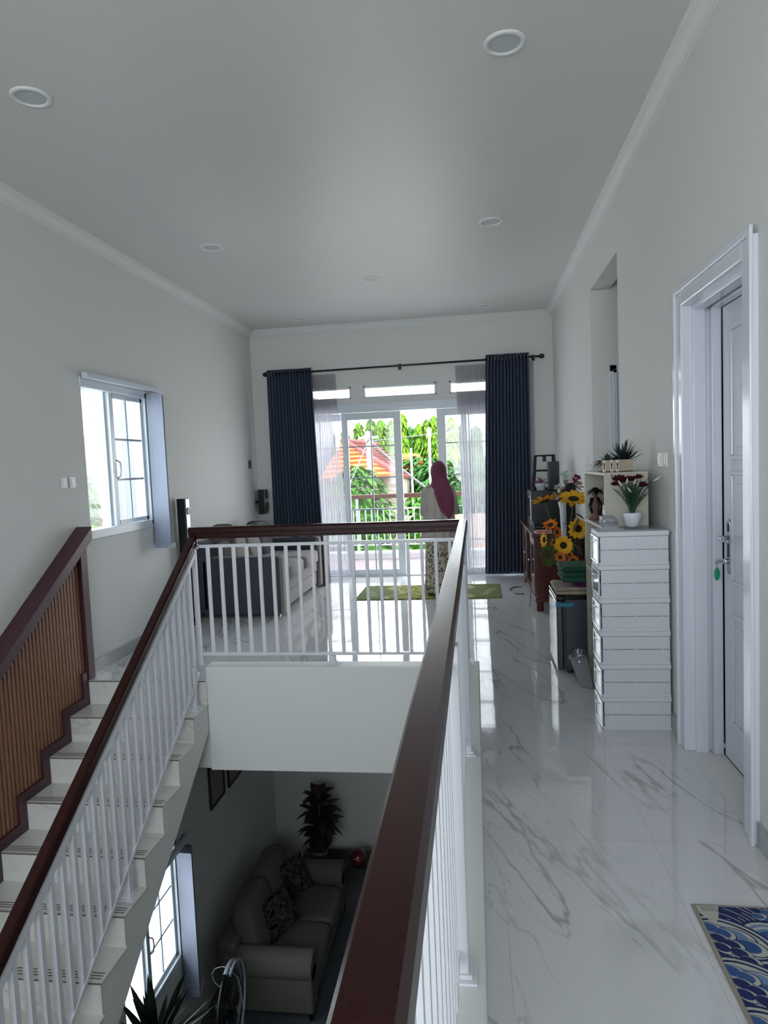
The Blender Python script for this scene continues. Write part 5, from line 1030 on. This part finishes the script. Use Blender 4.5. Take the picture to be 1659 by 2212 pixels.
# pictures
for (y0, y1, z0, z1, l) in ((6.925, 7.345, -2.195, -1.60, 'framed relief picture on the lower left wall, nearer the window'), (7.475, 7.945, -2.205, -1.60, 'framed relief picture on the lower left wall, nearer the corner')):
    t = thing('picture_frame', l, 'picture', (XL, (y0+y1)/2, z0)); a = .022; fmt = mat('dark_picture_frame', '3a3532', .5)
    for q in ((y0, y1, z0, z0+a), (y0, y1, z1-a, z1), (y0, y0+a, z0+a, z1-a), (y1-a, y1, z0+a, z1-a)): MB().box(XL+.001, XL+.028, *q).build('frame_rail', fmt, t)
    MB().box(XL+.001, XL+.012, y0+a, y1-a, z0+a, z1-a).build('picture_panel', mat('grey_picture', '8d8683', .8), t)
    for (u_, v_) in ((.3, .25), (.55, .35), (.4, .55), (.65, .6), (.35, .75), (.6, .85)): MB().leaf((XL+.014, y0+(y1-y0)*u_, z0+(z1-z0)*v_), (0, .5, .8), .08, .035, 0, up=Vector((1, 0, 0))).build('leaf_relief', mat('pale_relief', '98938f', .8), t)
# ------------------------------------------------------------------ balcony
bt = mat('pink_balcony_tile', 'b29aa0', .5, col2='a68e95', nscale=6)
bf = struct(MB().box(-3.2, 2.2, YF+.15, 11.30, -.25, -.018), 'floor_balcony', grout, 'pinkish balcony floor')
for i in range(13):
    for j in range(5): MB().box(-3.2+.4*i+.002, -2.8+.4*i-.002, YF+.155+.4*j, min(YF+.555+.4*j-.004, 11.03), -.0175, -.010).build('tile', bt, bf)
struct(MB().box(-3.2, 2.2, 11.04, 11.24, -.22, .065).box(-3.22, 2.22, 11.02, 11.26, .065, .10), 'trim_balcony', trimp, 'white balcony curb')
struct(MB().box(-3.2, 2.2, YF+.15, 10.75, 2.80, 2.95), 'ceiling_balcony', mat('grey_soffit', 'b9b4bf', .7), 'balcony roof slab')
br_ = thing('balcony_railing', 'white balcony railing with a brown handrail beyond the glass doors', 'railing', (-1, 11.14, .1))
MB().box(-3.2, 2.2, 11.105, 11.175, .985, 1.055).build('handrail', mat('brown_handrail', '6a4138', .4), br_, bevel=.01); MB().box(-3.2, 2.2, 11.13, 11.15, .80, .822).build('top_rail', metal_white, br_); MB().box(-3.2, 2.2, 11.13, 11.15, .20, .22).build('bottom_rail', metal_white, br_)
bm2 = box_mesh('baluster', -.009, .009, -.009, .009, 0, .58, metal_white)
for k in range(53): inst(bm2, 'baluster', br_, (-3.15+.1015*k, 11.14, .22))
for x in (-3.1, -1.97, -.5, 1.0): MB().box(x-.02, x+.02, 11.12, 11.16, .115, .99).build('post', metal_white, br_); MB().prism([(x-.045, 11.10), (x+.045, 11.10), (x+.045, 11.18), (x-.045, 11.18)], 'Z', .10, .115).build('base_plate', metal_white, br_)
# ------------------------------------------------------------------ outside
GZ = -4.6
struct(MB().box(-60, 60, 9.6, 90, GZ-.2, GZ), 'ground', mat('pale_street', '9a948c', .9, col2='7f7a70', nscale=.6), 'pale street ground outside')
def foliage_mat(name, a, b, sc_=3): return mat(name, a, .7, col2=b, nscale=sc_, spec=.15)
struct(MB().box(-60, XL-.2, -40, 9.6, GZ-.2, GZ), 'ground_yard', mat('white_pavement', 'dcdbd6', .9), 'white paved yard beside the house')
fgA = foliage_mat('bright_conifer_foliage', '6f8f24', '42701c'); fgB = foliage_mat('deep_foliage', '3c6c30', '265226'); fgC = foliage_mat('mango_foliage', '4f8028', '285a1e', 5)
def tree(x, y, top, r_, m, label, nl, shape='cone', base=GZ, seed=0, ls=.28, group=None):
    rn = random.Random(seed); t = thing('tree', label, 'tree', (x, y, base), group); h = top-base
    MB().tube([(x, y, base), (x, y, base+h*.9)], [r_*.12+.06, .04], 8).build('trunk', mat('tree_trunk', '5f5348', .9), t)
    b = MB()
    for k in range(nl):
        if shape == 'cone':
            v = rn.random()**.8; rad = r_*(1-v)**.75*(.55+.45*rn.random())*(1+.25*math.sin(v*26)); z = base+h*(.12+.88*v)
        else:
            v = rn.random(); th = math.acos(2*v-1); rad = r_*math.sin(th)*(.6+.4*rn.random()); z = base+h*.62+h*.38*math.cos(th)
        a = rn.uniform(0, 6.283); p = Vector((x+rad*math.cos(a), y+rad*math.sin(a), z))
        d = Vector((math.cos(a), math.sin(a), -.9 if shape == 'cone' else rn.uniform(-.6, .5))); b.leaf(p, d+Vector((rn.uniform(-.4, .4), rn.uniform(-.4, .4), 0)), ls*rn.uniform(.7, 1.4), ls*.5, .4, seg=2, fold=.3)
    if shape == 'cone': b.lathe([(r_*.6, h*.12), (r_*.62, h*.3), (r_*.45, h*.6), (r_*.2, h*.85), (.02, h*.95)], (x, y, base), 10)
    else: b.ell((x, y, base+h*.62), r_*.75, r_*.75, h*.30, 12, 8)
    b.build('crown', m, t, kind='stuff'); return t
def at(px, y): return on(px, 1000, y).x
def ht(px, py, y): return on(px, py, y).z
for i, (px, py, y, r_, m, l) in enumerate(((778, 912, 30, .62, fgA, 'tall narrow conifer furthest left through the balcony door'), (748, 925, 31, .6, fgA, 'narrow conifer half hidden by the left door stile'), (804, 904, 31, .55, fgA, 'narrow conifer just right of the concrete pole'), (826, 906, 30, .6, fgA, 'conifer in the right column of the left door panes'), (848, 908, 31, .5, fgA, 'conifer beside the door stile in the left panel'),
        (872, 893, 28, .62, fgA, 'tallest conifer at the left of the open doorway'), (889, 920, 32, .35, fgB, 'short dark conifer in the open doorway'), (907, 915, 31, .7, fgA, 'conifer in the middle of the open doorway'), (925, 906, 30, .55, fgA, 'conifer left of the white lamp post'), (940, 897, 29, .6, fgA, 'conifer right of the white lamp post'),
        (978, 902, 26, .75, fgA, 'bright conifer through the right door pane'), (1000, 915, 27, .7, fgA, 'conifer behind the right sheer curtain'), (1030, 920, 28, .7, fgA, 'conifer furthest right beyond the sheer curtain'), (716, 925, 31, .6, fgA, 'conifer behind the left sheer curtain'))):
    tree(at(px, y), y, ht(px, py, y), r_, m, l, 1100, 'cone', seed=i, ls=.30, group='conifers beyond the balcony')
for i, (px, py, y, r_, l) in enumerate(((905, 985, 27, 1.8, 'round dark green tree low in the open doorway'), (950, 1000, 25, 1.9, 'round green tree behind the person'), (760, 975, 34, 2.4, 'round dark tree behind the tiled roof'), (835, 970, 34, 2.4, 'round dark tree right behind the roof ridge'), (1010, 1010, 24, 2.0, 'round green tree behind the right sheer'))):
    tree(at(px, y), y, ht(px, py, y), r_, fgB, l, 1500, 'round', seed=40+i, ls=.35)
tree(at(768, 15), 15, ht(768, 1008, 15), 1.0, fgC, 'leafy mango tree in front of the tiled-roof house', 2600, 'round', seed=60, ls=.20)
tree(at(905, 16), 16, ht(905, 1066, 16), .8, fgC, 'low leafy bush behind the balcony rail in the open doorway', 1300, 'round', seed=61, ls=.18)
tree(at(800, 14), 14, ht(800, 1125, 14), .6, fgC, 'small shrub seen through the lower left door panes', 900, 'round', seed=62, ls=.16)
# house with tiled roof
hs = thing('house', 'concrete house with maroon and orange tiled roof beyond the balcony', 'house', (at(800, 22), 22, GZ))
A = on(742, 955, 24); Cc = on(857, 1030, 19); Lc = on(690, 1040, 19); Rr = on(900, 1036, 27); T = on(815, 962, 28.5)
def roof_face(P0, P1, P2, P3, m, rows, name):
    for k in range(rows):     # rows of tiles running along the slope, each lapping the next
        u0, u1 = k/rows, (k+1)/rows; n_ = (P1-P0).cross(P3-P0).normalized(); n_ = n_ if n_.z > 0 else -n_
        a, b_ = P0.lerp(P3, u0), P1.lerp(P2, u0); c, d = P1.lerp(P2, u1), P0.lerp(P3, u1); o1, o2 = n_*.0, n_*.07
        q = [a+o1, b_+o1, c+o1, d+o1, a+o1+n_*.03, b_+o1+n_*.03, c+o2+n_*.03, d+o2+n_*.03]
        MB().hexa([tuple(z) for z in q]).build(name, m, hs)
orm = mat('orange_roof_tile', 'b8712f', .8, col2='a25c24', nscale=3); mrm = mat('maroon_roof_tile', '8c4a48', .8, col2='76383a', nscale=3)
roof_face(A, A+Vector((.01, 0, 0)), Cc, Lc, orm, 9, 'roof_tile_row'); roof_face(A, T, Rr, Cc, mrm, 11, 'roof_tile_row')
MB().tube([A+Vector((0, 0, .05)), Cc+Vector((0, 0, .08))], .10, 8).build('hip_ridge', mrm, hs); MB().tube([A+Vector((0, 0, .05)), T+Vector((0, 0, .05))], .10, 8).build('ridge', mrm, hs)
cw = mat('weathered_concrete', 'b5aca0', .9, col2='8f887e', nscale=1.2)
MB().hexa([(Lc.x, Lc.y+.4, GZ), (Cc.x-.3, Cc.y+.4, GZ), (Cc.x-.3, Cc.y+.7, GZ), (Lc.x, Lc.y+.7, GZ), (Lc.x, Lc.y+.4, Lc.z+.1), (Cc.x-.3, Cc.y+.4, Cc.z+.08), (Cc.x-.3, Cc.y+.7, Cc.z+.15), (Lc.x, Lc.y+.7, Lc.z+.2)]).build('wall', cw, hs)
MB().hexa([(Cc.x-.3, Cc.y+.4, GZ), (Cc.x-.05, Cc.y+.45, GZ), (Rr.x-.1, Rr.y, GZ), (Rr.x-.5, Rr.y, GZ), (Cc.x-.3, Cc.y+.4, Cc.z+.05), (Cc.x-.05, Cc.y+.45, Cc.z+.02), (Rr.x-.1, Rr.y, Rr.z-.0), (Rr.x-.5, Rr.y, Rr.z)]).build('wall', cw, hs)
orr = on(885, 1000, 27.2); MB().ell(orr, .55, .4, .38, 14, 8, None, .7).build('water_tank', mat('orange_tank', 'd8642a', .6), hs, smooth=True)
struct(MB().box(-4.8, 6, 17.2, 17.4, GZ, ht(900, 1115, 17.2)), 'wall_street', mat('terracotta_wall', 'b98a72', .9, col2='c9b09c', nscale=1), 'low terracotta street wall')
struct(MB().box(-4.8, 6, 12.9, 13.05, GZ, -1.1), 'wall_garden', wallp, 'pale garden wall in the street')
up = thing('utility_pole', 'pale concrete utility pole with wires beyond the left door panel', 'pole', (at(800, 16.5), 16.5, GZ)); px_ = at(798, 16.5)
MB().cyl((px_, 16.5, GZ), (px_, 16.5, ht(798, 932, 16.5)), .075, .06, 12).build('pole_shaft', mat('pale_concrete', 'c9c3b8', .8), up, smooth=True)
b0 = ht(800, 945, 16.5); MB().box(px_-.25, px_+.25, 16.45, 16.52, b0-.03, b0+.03).build('crossarm', mat('grey_steel', '8f9498', .5), up)
for i, (x1, y1, z1) in enumerate(((at(862, 12.5), 12.5, ht(862, 1003, 12.5)), (at(745, 12.5), 12.5, ht(745, 1058, 12.5)), (at(1010, 26), 26, ht(1010, 925, 26)), (at(905, 26), 26, ht(905, 1040, 26)))):
    MB().tube(bez((px_, 16.5, b0-.05*i), ((px_+x1)/2, (16.5+y1)/2, (b0+z1)/2-.1), (x1+(x1-px_)*.6, y1+(y1-16.5)*.6, z1+(z1-b0)*.6), 8), .018, 5).build('wire', blackm, up)
lp = thing('street_lamp', 'slim white street lamp in the open balcony doorway', 'street lamp', (at(929, 20), 20, GZ)); lx = at(929, 20)
MB().cyl((lx, 20, GZ), (lx, 20, ht(929, 945, 20)), .05, .04, 8).build('lamp_post', mat('white_lamp_paint', 'd5dad8', .5), lp); MB().ell((lx, 20, ht(929, 935, 20)), .07, .07, .18, 10, 8).build('lamp_head', MATS['white_lamp_paint'], lp, smooth=True)
single(MB().cyl((at(889, 19), 19, GZ), (at(889, 19), 19, ht(889, 968, 19)), .03, n=8), 'thin_pole', MATS['white_lamp_paint'], 'thin white pole left of the street lamp', 'pole', (at(889, 19), 19, GZ))
# neighbour on the left
nb = thing('neighbour_house', 'bright white neighbouring building outside the left stair window', 'building', (-6.5, 10, GZ))
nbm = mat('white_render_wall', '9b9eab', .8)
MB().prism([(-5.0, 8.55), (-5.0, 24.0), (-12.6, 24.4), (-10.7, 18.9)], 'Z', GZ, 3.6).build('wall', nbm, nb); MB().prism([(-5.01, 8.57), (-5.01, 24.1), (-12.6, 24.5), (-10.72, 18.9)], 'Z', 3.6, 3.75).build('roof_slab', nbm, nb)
struct(MB().box(-5.05, -4.85, 0, 8.4, GZ, -1.2), 'wall_yard', nbm, 'white yard wall between the houses')
struct(MB().box(XL-.3, XR+.3, -4.6, YB-.15, 3.3, 3.42), 'ceiling_eave', ceilp, 'roof eave behind the viewpoint')  # unseen slab added to keep sun out of the rear opening
tree(-12.85, 20.9, 1.5, .55, fgC, 'green hedge tree at the left edge of the stair window', 1300, 'round', seed=70, ls=.25)
tree(-18.3, 29.5, 1.9, .8, fgC, 'further green tree above the red roof at the stair window', 1300, 'round', seed=71, ls=.3)
rh = thing('red_roof_house', 'distant house with red roof at the left edge of the stair window', 'house', (-24, 40, GZ)); MB().box(-32, -18, 36, 44, GZ, 2.2).build('wall', cw, rh)
for k in range(8): z = 2.2+k*.22; MB().hexa([(-33+k*.1, 35+k*.6, z), (-17-k*.1, 35+k*.6, z), (-17-k*.1, 35.7+k*.6, z+.3), (-33+k*.1, 35.7+k*.6, z+.3), (-33+k*.1, 35+k*.6, z+.1), (-17-k*.1, 35+k*.6, z+.1), (-17-k*.1, 35.7+k*.6, z+.4), (-33+k*.1, 35.7+k*.6, z+.4)]).build('roof_tile_row', mrm, rh)
